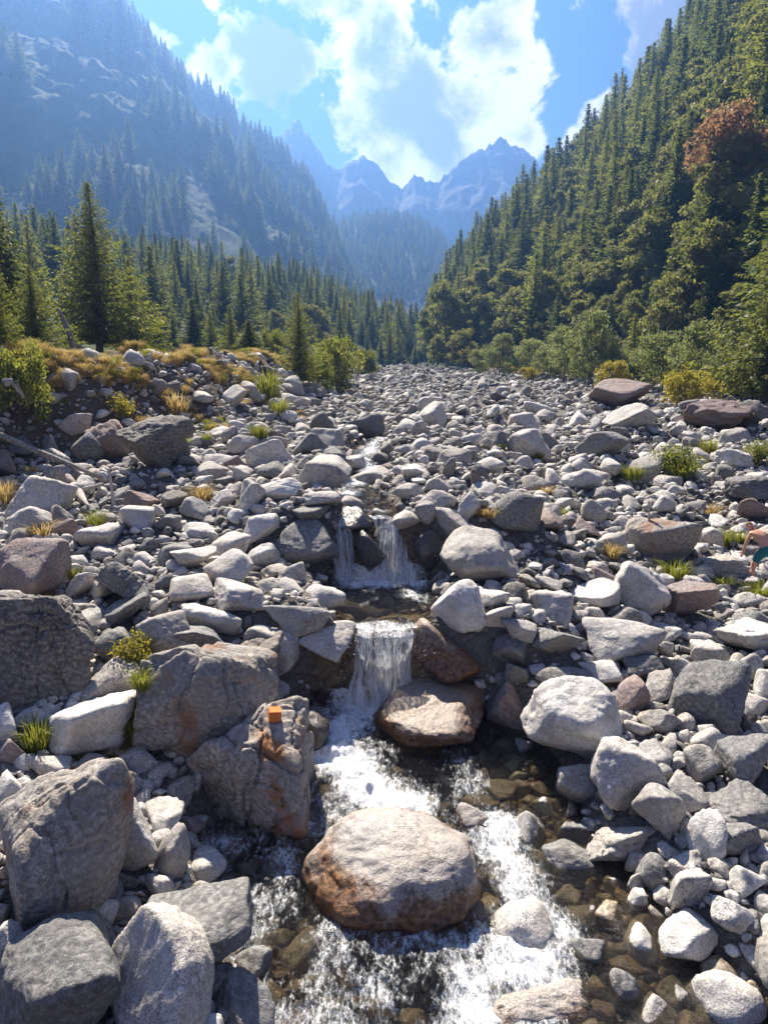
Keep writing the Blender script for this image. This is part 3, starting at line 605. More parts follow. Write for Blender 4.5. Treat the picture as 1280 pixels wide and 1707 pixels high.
# name -> short name of each boulder: centre pixel, width and height in pixels, look, shape, label
HERO = [
(88,1432,235,265,'slab','box','huge flat-topped boulder with ochre underside'),
(110,1640,215,190,'dark','round','large smooth charcoal boulder in the near corner'),
(14,1595,90,150,'granite','round','bluish speckled boulder cut by the near edge'),
(252,1650,200,210,'granite','ang','big ribbed pointed boulder at the bottom'),
(328,1552,190,115,'dark','ang','dark wedge-shaped boulder behind the ribbed one'),
(230,1392,80,130,'granite','round','upright grey boulder beside the huge flat-topped one'),
(286,1425,58,82,'granite','round','small egg-shaped bluish stone by the dark water'),
(187,1310,98,80,'slab','box','angular beige block above the upright grey boulder'),
(150,1200,158,120,'pale','box','chalky white boulder beside yellow grass'),
(8,1335,56,90,'pale','round','pale boulder cut by the edge above the huge one'),
(80,1282,95,48,'granite','round','low greenish-grey stone below the chalky boulder'),
(8,1215,60,80,'pale','round','white stone cut by the edge beside the grass'),
(22,1252,52,52,'red','ang','small rusty pointed stone by the green grass'),
(352,1165,225,185,'slab','plate','long cracked slab sloping to the stream'),
(412,1290,240,235,'slab','plate','massive rust-streaked slab overhanging the dark water'),
(425,1100,85,90,'slab','plate','upper broken end of the cracked slab'),
(62,1085,190,200,'crag','crag','great dark craggy rock at the edge'),
(208,1018,76,60,'dark','round','rounded dark stone behind the shrub'),
(275,1060,100,84,'granite','round','rounded granite boulder behind the brown shrub'),
(195,1132,115,58,'granite','round','half-buried granite stone under the shrub'),
(338,1082,80,78,'dark','ang','grey angular slab leaning on the granite boulder'),
(355,1030,104,38,'pale','round','long flat pale stone above the angular slab'),
(455,1078,95,80,'granite','box','pale block beside the lower fall'),
(543,1066,98,64,'granite','round','rounded boulder at the lip of the lower fall'),
(213,976,118,86,'dark','crag','big dark pitted boulder on the stony bank'),
(40,955,125,112,'red','box','brownish boulder cut by the edge above the craggy rock'),
(62,832,130,86,'granite','box','broad pale block under the fallen log'),
(10,778,42,60,'red','ang','rust-red rock at the end of the fallen log'),
(255,742,118,100,'crag','crag','dark split crag with rusty side'),
(178,738,64,76,'red','crag','rust-orange rock against the split crag'),
(125,708,56,36,'granite','round','grey boulder on the slope behind the rust-orange rock'),
(140,748,56,56,'dark','ang','dark block below the fallen log top'),
(82,742,38,38,'granite','ang','bluish block above the fallen log'),
(510,905,110,80,'dark','round','big dark boulder left dry beside the upper fall'),
(592,1017,92,32,'dark','box','flat wet rock in the middle pool'),
(495,1030,110,44,'granite','round','long grey stone on the shore of the middle pool'),
(620,925,58,90,'wet','ang','black wet pyramid splitting the upper fall'),
(520,858,70,34,'dark','box','flat dark rock at the lip of the upper fall'),
(592,868,58,44,'wet','ang','wet dark rock between the two upper falls'),
(668,870,66,42,'granite','ang','grey wedge right above the upper fall'),
(808,932,146,92,'granite','round','great smooth boulder beside the upper fall'),
(716,915,56,66,'wet','box','black wet block under the upper fall'),
(765,1006,88,82,'pale','round','pale round boulder beside the middle pool'),
(735,1088,128,108,'wetbrown','round','dark brown boulder beside the lower fall'),
(826,1028,58,54,'granite','round','round grey stone above the brown boulder'),
(864,1046,62,44,'granite','round','smooth stone leaning on the round grey stone'),
(855,1086,74,62,'dark','round','brown-grey round stone over the dark gap'),
(858,1126,46,50,'dark','ang','small dark stone wedged over the dark gap'),
(715,1206,220,122,'wetbrown','round','big brown-and-grey boulder in the white water'),
(962,1202,170,145,'pale','box','big bright boulder above the dark backwater'),
(1045,1284,122,112,'granite','box','ridged granite boulder with a shaded side'),
(966,1306,80,68,'granite','round','bluish shaded stone below the big bright boulder'),
(1102,1350,88,94,'granite','round','egg-shaped boulder on the gravel'),
(1180,1162,150,116,'dark','round','large smooth grey boulder in a hollow'),
(852,1182,80,84,'red','round','pinkish boulder behind the brown-and-grey boulder'),
(1038,1066,132,80,'granite','round','broad rounded boulder on the stone bank'),
(1066,982,98,94,'granite','box','black-and-white speckled boulder on the bank'),
(1146,1004,84,72,'red','ang','brown three-sided boulder beside the speckled one'),
(984,992,92,48,'pale','round','long pale stone beside the speckled boulder'),
(1100,902,112,80,'slab','box','big beige block with a cracked face'),
(1000,1126,66,48,'pale','round','whitish stone above the big bright boulder'),
(1072,1112,72,52,'dark','box','striped grey-green stone on the bank'),
(1052,1160,58,56,'red','round','pink-bottomed stone under the striped one'),
(1095,1150,62,56,'granite','round','grey stone beside the pink-bottomed one'),
(940,1135,98,52,'dark','round','dark rounded stone behind the big bright boulder'),
(928,1070,88,56,'dark','round','long dark stone sloping over the bank'),
(1252,1274,100,84,'dark','round','grey-brown dome at the edge of the gravel'),
(1246,1064,110,60,'pale','plate','broad white ledge beside the gravel'),
(1182,1092,62,46,'granite','round','squarish stone before the white ledge'),
(1245,1114,48,52,'granite','round','block below the white ledge'),
(1278,1145,46,76,'pale','round','pale boulder cut by the edge near the smooth grey one'),
(1238,1345,120,70,'dark','plate','long striped rock at the picture edge'),
(1182,1402,66,74,'pale','ang','bright white jagged rock'),
(1228,1395,90,56,'dark','box','dark slab behind the white jagged rock'),
(648,1452,290,215,'brown','dome','great pale boulder with brown rim in midstream'),
(955,1437,98,66,'dark','round','greenish boulder at the water edge'),
(1030,1398,118,74,'granite','plate','long pale slab pointing to the water'),
(1086,1456,50,52,'dark','round','round grey stone beside the long pale slab'),
(1146,1482,56,78,'granite','box','upright grey-green stone on the shore'),
(1066,1478,38,42,'granite','round','small round stone at the shore'),
(1062,1502,36,38,'pale','box','small white cube-like stone at the shore'),
(1146,1566,106,88,'pale','round','pale round boulder standing in the shallows'),
(1216,1524,68,58,'granite','round','speckled stone beyond the shallows'),
(1248,1470,60,52,'pale','round','white cobble on the far shore'),
(1050,1656,62,72,'dark','round','dark speckled stone standing in the stream'),
(1092,1705,86,64,'granite','round','grey boulder at the bottom edge'),
(885,1690,200,84,'brown','dome','half-drowned yellowish boulder at the bottom edge'),
(552,1336,42,42,'granite','round','small stone just behind the midstream boulder'),
(520,1232,58,90,'wet','ang','dark wet wedge against the massive slab'),
(505,1312,80,66,'wet','ang','wet black rock under the massive slab'),
(405,1682,108,100,'dark','ang','jagged dark rock at the bottom beside the water'),
(420,1612,66,52,'dark','round','smooth dark stone by the glittering water'),
(366,1636,48,44,'dark','ang','small dark stone between two dark boulders'),
(466,816,84,36,'pale','round','long pale boulder upstream of the dark boulder'),
(537,832,66,30,'granite','box','flat-topped stone in the upper stream'),
(452,786,58,34,'dark','round','dark boulder upstream near the bank'),
(606,711,70,46,'dark','box','dark angular block in mid valley'),
(756,876,64,58,'granite','ang','pointed granite block above the great smooth boulder'),
(780,846,40,52,'pale','ang','small bright pyramid stone'),
(710,856,38,42,'granite','round','upright round stone near the upper fall'),
(730,833,64,34,'granite','box','sloping stone above the upright round one'),
(677,819,48,30,'granite','round','rounded stone in the middle of the bed'),
(797,800,26,40,'red','ang','small pink upright stone'),
(806,818,44,28,'granite','round','rounded stone below the pink upright one'),
(696,788,52,26,'pale','round','smooth long stone in the middle of the bed'),
(896,685,54,30,'pale','round','pale dome far up the bed'),
(1036,660,96,56,'red','ang','large brown pointed boulder before the trees'),
(1046,692,74,42,'granite','ang','grey boulder leaning on the brown pointed one'),
(1190,692,108,54,'red','crag','purple-brown outcrop under the yellow shrub'),
(1250,690,70,48,'crag','crag','dark outcrop beside the purple-brown one'),
(970,800,74,32,'pale','dome','flat white boulder in the gravel'),
(1254,812,78,40,'dark','plate','long dark leaning rock near the picture edge'),
(1256,850,54,46,'red','ang','reddish wedge near the bathing man'),
(1002,744,96,50,'dark','round','bluish dark boulder among green tufts'),
(1226,766,78,36,'pale','plate','layered pale rock near the bushes'),
(1205,945,74,40,'granite','plate','long rock beside the bent man'),
(336,886,74,32,'pale','round','flat pale boulder on the bank'),
(322,932,72,40,'granite','round','split grey boulder below the flat pale one'),
(436,880,58,46,'pale','round','whitish round boulder beside the dark boulder'),
(394,942,36,26,'red','round','orange-brown cobble on the bank'),
(400,992,98,48,'granite','round','broad granite stone in the bank'),
(555,198+560,52,28,'dark','round','dark stone where the stream bends'),
(545,1255,34,30,'wet','round','small wet rock in the white water'),
(800,1345,70,40,'brown','plate','drowned brown slab in the shallows'),
(905,1345,34,30,'granite','round','small grey stone at the edge of the shallows'),
(790,1380,60,70,'brown','box','submerged yellowish block beside the midstream boulder'),
]
SHAPES = {'round': dict(planes=13, sharp=12, rough=.07), 'dome': dict(planes=20, sharp=8, rough=.10), 'ang': dict(planes=8, sharp=22, rough=.07), 'box': dict(planes=9, sharp=13, rough=.07, box=1.0, crack=.05),
          'plate': dict(planes=7, sharp=34, rough=.035, box=1.0, crag=.09, crack=.12), 'crag': dict(planes=8, sharp=18, rough=.08, crag=.26, crack=.08)}
HPOS = []
def hero(i, cx, cy, w, h, look, shape, label):
    b = G(cx, cy+.36*h); c = P(cx, cy, b.y)
    depth = proj(b)[2]; hw = w/2/F*depth; hh = h/2/F*depth
    al = math.atan2(CAM_Z-c.z, c.y)
    ry = hw*(.92 if shape not in ('plate',) else .8)
    rz2 = (hh**2-(ry*math.sin(al))**2)/math.cos(al)**2
    if rz2 < (.42*hw)**2: rz = .45*hw; ry = max(.55*hw, math.sqrt(max(hh**2-(rz*math.cos(al))**2, .01))/max(math.sin(al), .25)); ry = min(ry, 1.5*hw)
    else: rz = min(math.sqrt(rz2), 1.5*hw)
    sub = 6 if w > 180 else 5 if w > 70 else 4
    p, f = rock_shape(sub, 1000+i*7, **SHAPES[shape])
    cen = P(cx, cy, b.y+.25*ry)
    g = tz(cen.x, cen.y)
    if cen.z-rz > g-.05: rz = cen.z-g+.12          # never hovering: reach down to the ground
    a = random.uniform(-.5, .5) if shape not in ('plate',) else 0
    ca, sa = math.cos(a), math.sin(a)
    p = p*np.array([hw, ry, rz])*1.02
    me = mesh_from('boulder', p, f, [M[look]])
    o = obj('boulder', me, loc=cen, rot=(random.uniform(-.06, .06)+(-.12 if shape == 'plate' else 0), random.uniform(-.06, .06)+(.14 if shape == 'plate' and cx < 640 else 0), 0))
    tag(o, label, 'boulder'); HPOS.append((cen.x, cen.y, cen.z, hw, ry, label, cx, cy))
for i, hrow in enumerate(HERO): hero(i, *hrow)

# every stone of the bed: a crowded field of sizes, biggest first
def dart(n, xr, yr, sizes, occ, overlap, seed, accept):
    g = np.random.default_rng(seed); out = []
    cs = .8
    for r in sizes:
        for _ in range(9):
            yy = yr[0]*(yr[1]/yr[0])**(g.random()**.85); half = min(xr[1], 4+yy*.66)
            lo = max(xr[0], -half); xx = g.uniform(lo, max(half, lo))
            if not accept(xx, yy, g): continue
            key = (int(xx//cs), int(yy//cs)); k = int(math.ceil((r+1.1)/cs)); ok = True
            for a in range(-k, k+1):
                for b in range(-k, k+1):
                    for (x2, y2, r2) in occ.get((key[0]+a, key[1]+b), ()):
                        if (x2-xx)**2+(y2-yy)**2 < (overlap*(r+r2))**2: ok = False; break
                    if not ok: break
                if not ok: break
            if ok: occ.setdefault(key, []).append((xx, yy, r)); out.append((xx, yy, r)); break
    return out
OCC = {}
for (x, y, z, rx, ry, *_) in HPOS: OCC.setdefault((int(x//.8), int(y//.8)), []).append((x, y, (rx+ry)/2))
foot_x = lambda y: np.interp(y, [4, 30, 45, 60, 95, 125, 150, 170], [40, 42, 40, 35, 29, 21, 13, 9])
edge_x = lambda y: np.interp(y, [4, 10, 17, 21, 25, 29, 36, 45, 60, 90, 140, 170], [-19, -19, -15.5, -12, -9.4, -7.4, -6.2, -6, -6.4, -6.5, -3.5, -.5])
def in_stream(x, y): return np.interp(y, WY, WL)-.1 < x < np.interp(y, WY, WR)+.1 and y < 34
def ok_bed(x, y, g):
    if x > foot_x(y) or x < edge_x(y)-3.0: return False
    if in_stream(x, y) and g.random() > ((.06 if x < 1.1 or y > 11 else .3) if y < 16.6 else .35): return False
    return True
g = np.random.default_rng(77)
big = dart(0, (-18, 40), (6.5, 150), np.sort(g.pareto(2.8, 620)*.26+.30)[::-1].clip(0, .85), OCC, .84, 5, ok_bed)
med = dart(0, (-18, 40), (5.5, 165), np.sort(g.pareto(2.8, 12000)*.12+.14)[::-1].clip(0, .5), OCC, .74, 6, ok_bed)
sml = dart(0, (-18, 30), (5, 60), np.sort(g.pareto(2.6, 20000)*.055+.055)[::-1].clip(0, .22), OCC, .62, 7, lambda x, y, g: x < foot_x(y) and x > edge_x(y)-3)
med += dart(0, (-18, -4), (9, 32), np.sort(g.pareto(2.6, 1500)*.15+.14)[::-1].clip(0, .6), OCC, .72, 9, lambda x, y, g: x < -4 and x > edge_x(y)-3.2)
LOOKS = ['granite', 'granite', 'granite', 'pale', 'dark', 'dark', 'mix', 'red']
VAR = []
for i in range(16):
    shp = ['round', 'round', 'dome', 'round', 'ang', 'box', 'round', 'ang'][i % 8]
    p, f = rock_shape(4, 5000+i*13, **SHAPES[shp]); VAR.append(mesh_from('stone', p*np.array([1, .85, .62+.2*(i % 3)*.5]), f, [M[LOOKS[i % 8] if i < 8 else ['granite', 'mix', 'pale', 'mix', 'dark', 'granite', 'mix', 'granite'][i % 8]]]))
cand = []
for (x, y, r) in big+med:
    z = tz(x, y); q = proj((x, y, z+.3*r))
    if 12 < q[0] < 1268 and q[1] < 1695: cand.append((r/q[2], x, y, z, r, q))
cand.sort(reverse=True); singles = cand[:175]; chosen = {(c[1], c[2]) for c in singles}
LOOKWORD = {'granite': 'grey granite', 'pale_granite': 'pale', 'dark_gneiss': 'dark grey', 'mixed_cobbles': 'grey', 'reddish_gneiss': 'reddish-brown'}
seen = {}
for (s, x, y, z, r, q) in singles:
    k = int(rng.integers(16)); me = VAR[k]; near = min(HPOS, key=lambda h: (h[6]-q[0])**2+(h[7]-q[1])**2)
    dx, dy = q[0]-near[6], q[1]-near[7]
    rel = ('left of' if dx < 0 else 'right of') if abs(dx) > abs(dy) else ('just behind' if dy < 0 else 'just before')
    size = 'big' if r > .6 else 'medium' if r > .4 else 'small'
    lab = f'{size} {LOOKWORD[me.materials[0].name]} stone {rel} the {near[5]}'
    if len(lab.split()) > 15: lab = lab.replace('grey granite', 'grey')
    if len(lab.split()) > 15: lab = lab.split(' ', 1)[1]
    n = seen.get(lab, 0); seen[lab] = n+1
    if n: lab = f'{ORD[n]} {lab}'
    assert len(lab.split()) <= 16, lab
    o = obj('stone', me, loc=(x, y, z+r*.22), rot=(rng.normal(0, .3), rng.normal(0, .3), rng.random()*6.28), scale=(r, r*(.8+.4*rng.random()), r*(.75+.4*rng.random())))
    tag(o, lab, 'stone', 'loose stones of the river bed')
SV = []
for i in range(16):
    shp = ['round', 'round', 'dome', 'box', 'ang', 'box', 'round', 'ang'][i % 8]
    p, f = rock_shape(3, 7000+i*13, **SHAPES[shp]); SV.append(mesh_from('cobble', p*np.array([1, .85, .66]), f, [M[['granite', 'mix', 'pale', 'mix', 'dark', 'granite', 'mix', 'mix'][i % 8]]]))
BV = [mesh_from('cobble', np.array([v.co[:] for v in m.vertices]), np.array([list(p.vertices) for p in m.polygons]), [M['streambed']]) for m in SV[:8]]
BCOL = proto_collection('streambed_shapes', BV)
SCOL = proto_collection('cobble_shapes', SV)
def cobbles(name, rows, label, lift=.2, coll=None, nk=16):
    a = np.array(rows); n = len(a); z = terrain(a[:, 0], a[:, 1])+a[:, 2]*lift; g = np.random.default_rng(n)
    scatter(name, coll or SCOL, np.stack([a[:, 0], a[:, 1], z], 1), np.stack([g.normal(0, .35, n), g.normal(0, .35, n), g.random(n)*6.28], 1), a[:, 2:3]*np.stack([np.ones(n), .8+.4*g.random(n), .7+.5*g.random(n)], 1), g.integers(0, nk, n), label, 'cobbles')
cobbles('cobbles', [r for r in big+med if (r[0], r[1]) not in chosen], 'countless grey cobbles covering the river bed')
cobbles('streambed_pebbles', [r for r in sml if in_stream(r[0], r[1])], 'brown wet pebbles under the clear water', .3, BCOL, 8)
cobbles('pebbles', [r for r in sml if not in_stream(r[0], r[1])], 'small pebbles filling the gaps between the boulders', .35)
print('ROCKS', len(big), len(med), len(sml))

# ------------------------------------------------------------------ the stream
def water_mat(t):
    pos = t.node('ShaderNodeNewGeometry').outputs['Position']
    foam = t.node('ShaderNodeAttribute', attribute_name='foam').outputs['Fac']
    st = t.node('ShaderNodeMapping', {'Vector': pos, 'Scale': (1.3, .6, 1)}).outputs[0]
    a = t.noise(st, 7, 4, .6, .8); b = t.noise(st, 22, 4, .65, .6); c = t.noise(pos, 60, 3, .6)
    h = t.m('ADD', t.m('MULTIPLY', a, .28), t.m('ADD', t.m('MULTIPLY', b, .5), t.m('MULTIPLY', c, .3)))
    nrm = bump(t, h, 1.0, .13)
    fr = t.m('ADD', t.m('MULTIPLY', t.node('ShaderNodeFresnel', {'IOR': 1.33, 'Normal': nrm}).outputs[0], 1.0), .015)
    tr = t.node('ShaderNodeBsdfTransparent', {'Color': (.74,.68,.54,1)}).outputs[0]
    gl = t.node('ShaderNodeBsdfGlossy', {'Color': (1,1,1,1), 'Roughness': .06, 'Normal': nrm}).outputs[0]
    wat = t.node('ShaderNodeMixShader', {0: fr, 1: tr, 2: gl}).outputs[0]
    fn = t.m('ADD', t.m('ADD', t.m('MULTIPLY', a, .35), t.m('MULTIPLY', b, .4)), t.m('MULTIPLY', t.noise(st, 40, 4, .6, 1.0), .25))
    fm = t.ss(t.m('ADD', fn, t.m('MULTIPLY', t.m('SUBTRACT', foam, .5), .36)), .44, .70)
    wh = pbsdf(t, (.82,.85,.87), .45, bump(t, fn, 1.0, .06), .4)
    fm = t.m('MAXIMUM', t.m('MULTIPLY', fm, t.ss(foam, .03, .3)), t.ss(t.m('ADD', foam, t.m('MULTIPLY', t.m('SUBTRACT', a, .5), .9)), .45, 1.15, 0, .7))
    return t.node('ShaderNodeMixShader', {0: t.m('MULTIPLY', fm, .88), 1: wat, 2: wh}).outputs[0]
M['water'] = material('stream_water', water_mat)
def fall_mat(t):
    uv = t.node('ShaderNodeAttribute', attribute_name='flow').outputs['Vector']
    s1 = t.noise(t.node('ShaderNodeMapping', {'Vector': uv, 'Scale': (13, 1.6, 1)}).outputs[0], 1, 4, .65, .3)
    s2 = t.noise(t.node('ShaderNodeMapping', {'Vector': uv, 'Scale': (42, 13, 1)}).outputs[0], 1, 4, .7)
    v = t.node('ShaderNodeSeparateXYZ', {0: uv}).outputs[1]
    a = t.m('ADD', t.m('ADD', t.m('MULTIPLY', s1, .55), t.m('MULTIPLY', s2, .45)), t.m('MULTIPLY', v, .10))
    al = t.ss(a, .43, .66)
    wh = t.node('ShaderNodeMixShader', {0: .4, 1: pbsdf(t, (.84,.88,.92), .3, bump(t, a, .8, .05), .5), 2: t.node('ShaderNodeBsdfTranslucent', {'Color': (.85,.9,.95,1)}).outputs[0]}).outputs[0]
    gl = t.node('ShaderNodeBsdfGlossy', {'Roughness': .15, 'Normal': bump(t, a, .8, .05)}).outputs[0]
    clear = t.node('ShaderNodeMixShader', {0: .10, 1: t.node('ShaderNodeBsdfTransparent', {'Color': (.9,.9,.88,1)}).outputs[0], 2: gl}).outputs[0]
    return t.node('ShaderNodeMixShader', {0: t.m('MULTIPLY', al, .9), 1: clear, 2: wh}).outputs[0]
M['fall'] = material('falling_water', fall_mat)
def seg_d(x, y, pts):
    best = np.full(x.shape, 1e9)
    for (x0, y0), (x1, y1) in zip(pts[:-1], pts[1:]):
        dx, dy = x1-x0, y1-y0; t = np.clip(((x-x0)*dx+(y-y0)*dy)/(dx*dx+dy*dy), 0, 1)
        best = np.minimum(best, np.hypot(x-x0-t*dx, y-y0-t*dy))
    return best
FOAM = [([(-.5,12.15),(.6,12.1)], .75, 1.1), ([(-.2,12.0),(-.75,11.4),(-.8,10.7),(-.35,10.0),(.3,9.5)], .62, 1.0), ([(-1.2,11.9),(-.4,11.7)], .4, .75), ([(-.4,9.6),(-1.0,9.0)], .5, .6),
        ([(-1.35,9.0),(-1.3,8.1)], .32, .55), ([(1.65,9.0),(1.75,8.3),(1.8,7.4),(1.55,6.7),(1.0,6.2)], .5, .78), ([(2.2,7.2),(1.9,6.6)], .35, .6), ([(.9,6.5),(.6,5.6)], .5, .6), ([(-.6,7.6),(.3,7.0),(1.3,7.2)], .18, .6),
        ([(-.8,15.75),(.7,15.7)], .6, .95), ([(.5,15.4),(.7,14.6)], .4, .6), ([(-.4,12.9),(.5,12.75)], .3, .6), ([(-1.2,18),(-1,20),(-.3,22),(-.7,25),(-.2,30)], .5, .62)]
def water_sheet(name, y0, y1, step, pad, label):
    ny = int((y1-y0)/step); nx = 150 if y0 < 12 else 60
    yy = np.linspace(y0, y1, ny); s = np.linspace(0, 1, nx)
    Yw = np.repeat(yy[:, None], nx, 1); l = np.interp(yy, WY, WL)-pad; r = np.interp(yy, WY, WR)+pad
    Xw = l[:, None]+(r-l)[:, None]*s; p = np.stack([Xw, Yw, 0*Xw], -1)
    fo = np.clip(.40+fbm(p*np.array([1.6, .7, 1]), 3, 91)*.5, 0, .5)*(sst(Yw, 12.3, 9) if y0 < 12 else .3)*sst(Xw, 2.6, 1.6)
    for pts, wd, amt in FOAM: fo = np.maximum(fo, amt*np.exp(-(seg_d(Xw, Yw, pts)/wd)**2))
    fo = np.clip(fo+fbm(p*2.2, 3, 71)*.4*(fo > .12), 0, 1.1)
    Zw = np.interp(Yw, WZY, WZ)+fbm(p*np.array([2.2, 1.6, 1]), 3, 61)*(.022+.12*fo)+fbm(p*9, 3, 63)*(.006+.085*fo)
    me = mesh_from(name, np.stack([Xw, Yw, Zw], -1).reshape(-1, 3), grid_faces(ny, nx)[:, ::-1], [M['water']])
    at = me.attributes.new('foam', 'FLOAT', 'POINT'); at.data.foreach_set('value', fo.ravel().astype(np.float32))
    tag(obj(name, me), label, kind='structure')
water_sheet('water', 2.2, 12.3, .035, .35, 'clear glittering stream with white rapids')
water_sheet('water', 12.62, 16.05, .035, .25, 'calm middle pool between the two falls')
water_sheet('water', 16.5, 36, .08, .1, 'narrow stream winding down the upper bed')
def waterfall(path, x0, x1, w0, w1, seed, label):
    """a falling sheet with depth: front and back skins along a curved path"""
    n, m = 70, 56; t = np.linspace(0, 1, n); k = np.linspace(0, 1, len(path)); pa = np.array(path)
    y, z = np.interp(t, k, pa[:, 0]), np.interp(t, k, pa[:, 1]); s = np.linspace(-.5, .5, m)
    xx = (x0+(x1-x0)*t)[:, None]+(w0+(w1-w0)*t)[:, None]*s
    q = np.stack([xx*9, np.repeat((t*1.6)[:, None], m, 1), 0*xx+seed], -1); d = fbm(q, 3, seed)*.13+fbm(q*3.1, 2, seed+4)*.07
    edge = 1-(2*np.abs(s))**4
    p = np.stack([xx+(.05+.16*t[:, None])*fbm(q*np.array([.35, 2, 1]), 3, seed+9), y[:, None]-.12*edge+d*(.3+t[:, None]), z[:, None]+0*xx+d*.12], -1)
    me = mesh_from('waterfall', p.reshape(-1, 3), grid_faces(n, m), [M['fall']])
    uv = np.stack([xx, np.repeat(t[:, None], m, 1), 0*xx+seed], -1); at = me.attributes.new('flow', 'FLOAT_VECTOR', 'POINT'); at.data.foreach_set('vector', uv.ravel().astype(np.float32))
    o = obj('waterfall', me); tag(o, label, 'waterfall')
    g = np.random.default_rng(seed); nd = 420; tt = g.random(nd)**.6
    dv, df = ICO[2]; dv = dv[:]; V, Fc = [], []
    cx = (x0+(x1-x0)*tt)+(w0+(w1-w0)*tt)*g.normal(0, .42, nd); cy = np.interp(tt, k, pa[:, 0])-.1-np.abs(g.normal(0, .12, nd))*(.3+tt); cz = np.interp(tt, k, pa[:, 1])+np.abs(g.normal(0, .09, nd))*tt
    tet = np.array([[1,1,1],[1,-1,-1],[-1,1,-1],[-1,-1,1]])/1.7; tf = np.array([[0,1,2],[0,3,1],[0,2,3],[1,3,2]])
    sz = .004+.008*g.random(nd)**2
    V = (np.stack([cx, cy, cz], -1)[:, None]+tet[None]*sz[:, None, None]*np.array([1, 1, 1.6])).reshape(-1, 3); Fc = (tf[None]+4*np.arange(nd)[:, None, None]).reshape(-1, 3)
    dr = obj('spray', mesh_from('spray', V, Fc, [M['foam']]), o); dr['kind'] = 'stuff'
M['foam'] = material('foam', lambda t: pbsdf(t, (.86,.9,.93), .3, None, .5))
waterfall([(12.85,1.87),(12.6,1.86),(12.42,1.76),(12.3,1.45),(12.22,1.0),(12.12,.45)], 0.02, -.03, .95, 1.25, 3, 'lower waterfall dropping in white threads between boulders')
waterfall([(16.75,3.3),(16.5,3.27),(16.3,3.05),(16.15,2.6),(16.0,2.2),(15.85,1.85)], -.2, .5, .42, .85, 5, 'main upper waterfall fanning out over wet rock')
waterfall([(16.7,3.28),(16.45,3.22),(16.3,2.95),(16.2,2.5),(16.1,2.1),(15.95,1.85)], -1.0, -1.0, .28, .6, 8, 'thin upper waterfall beside the big dark boulder')

# ------------------------------------------------------------------ grass tufts and low plants
def tuft_mesh(name, n, h, spread, mat, seed, seedheads=False):
    g = np.random.default_rng(seed); V, Fc = [], []
    for i in range(n):
        az = g.random()*6.283; r = spread*.30*g.random()**.6; lean = .15+1.1*g.random(); hh = h*(.35+.65*g.random()); wd = .008+.006*g.random()
        b = np.array([math.cos(az)*r, math.sin(az)*r, -.03]); a2 = az+g.normal(0, .5); o = np.array([math.cos(a2), math.sin(a2), 0]); sd = np.array([-o[1], o[0], 0])*wd
        m = b+o*hh*.22*lean+np.array([0, 0, hh*.62]); tp = b+o*hh*.75*lean+np.array([0, 0, hh*(1-.3*lean)])
        k = len(V); V += [b-sd, b+sd, m+sd*.8, m-sd*.8, tp]; Fc += [(k, k+1, k+2, k+3), (k+3, k+2, k+4)]
    return mesh_from(name, V, Fc, [mat], False)
def shrublet(name, n, mat, seed, L=.05):
    g = np.random.default_rng(seed); tr = Acc(); C = []
    for i in range(26):
        az = g.random()*6.283; rr = .5*g.random()**.6; tip = np.array([math.cos(az)*rr, math.sin(az)*rr, .35+.55*g.random()*(1-rr)])
        tr.tube([(0, 0, -.05), tuple(tip*.5+np.array([0, 0, .05])), tuple(tip)], [.012, .008, .004], 4); k = n//26
        C.append(tip*(.45+.6*g.random((k, 1)))+g.normal(0, .085, (k, 3)))
    C = np.concatenate(C); A = unit(g.normal(0, 1, C.shape)); Wd = unit(np.cross(A, g.normal(0, 1, C.shape))); sz = L*(.6+.8*g.random(len(C)))
    v, f = quads(C, A, Wd, sz*1.4, sz*.8); n0 = len(tr.v)
    return tr.mesh(name+'_stems', [M['bark']]), mesh_from(name+'_leaves', v, f, [mat], False)
TG = [tuft_mesh('tuft', 260, 1.0, 1.0, M['grass_green'], 900+i) for i in range(3)]
TD = [tuft_mesh('tuft', 240, 1.0, 1.0, M['grass_gold'], 920+i) for i in range(3)]
SB = [shrublet('shrublet', 1500, M['yellow'], 940), shrublet('shrublet', 1500, M['larch'], 941), shrublet('shrublet', 1300, M['russet'], 942)]
def ray_hit(px, py):
    bpy.context.view_layer.update(); dg = bpy.context.evaluated_depsgraph_get()
    ok, loc, nrm, *_ = sc.ray_cast(dg, Vector((0, 0, CAM_Z)), raydir(px, py).normalized(), distance=200)
    return loc if ok else G(px, py)
def soft_spot(px, py):
    for r in range(0, 60, 5):
        for k in range(8 if r else 1):
            h = ray_hit(px+r*math.cos(k*.785+1.57), py+r*.6*math.sin(k*.785+1.57))
            if h.z < tz(h.x, h.y)+.14: return Vector((h.x, h.y, tz(h.x, h.y)))
    return ray_hit(px, py)
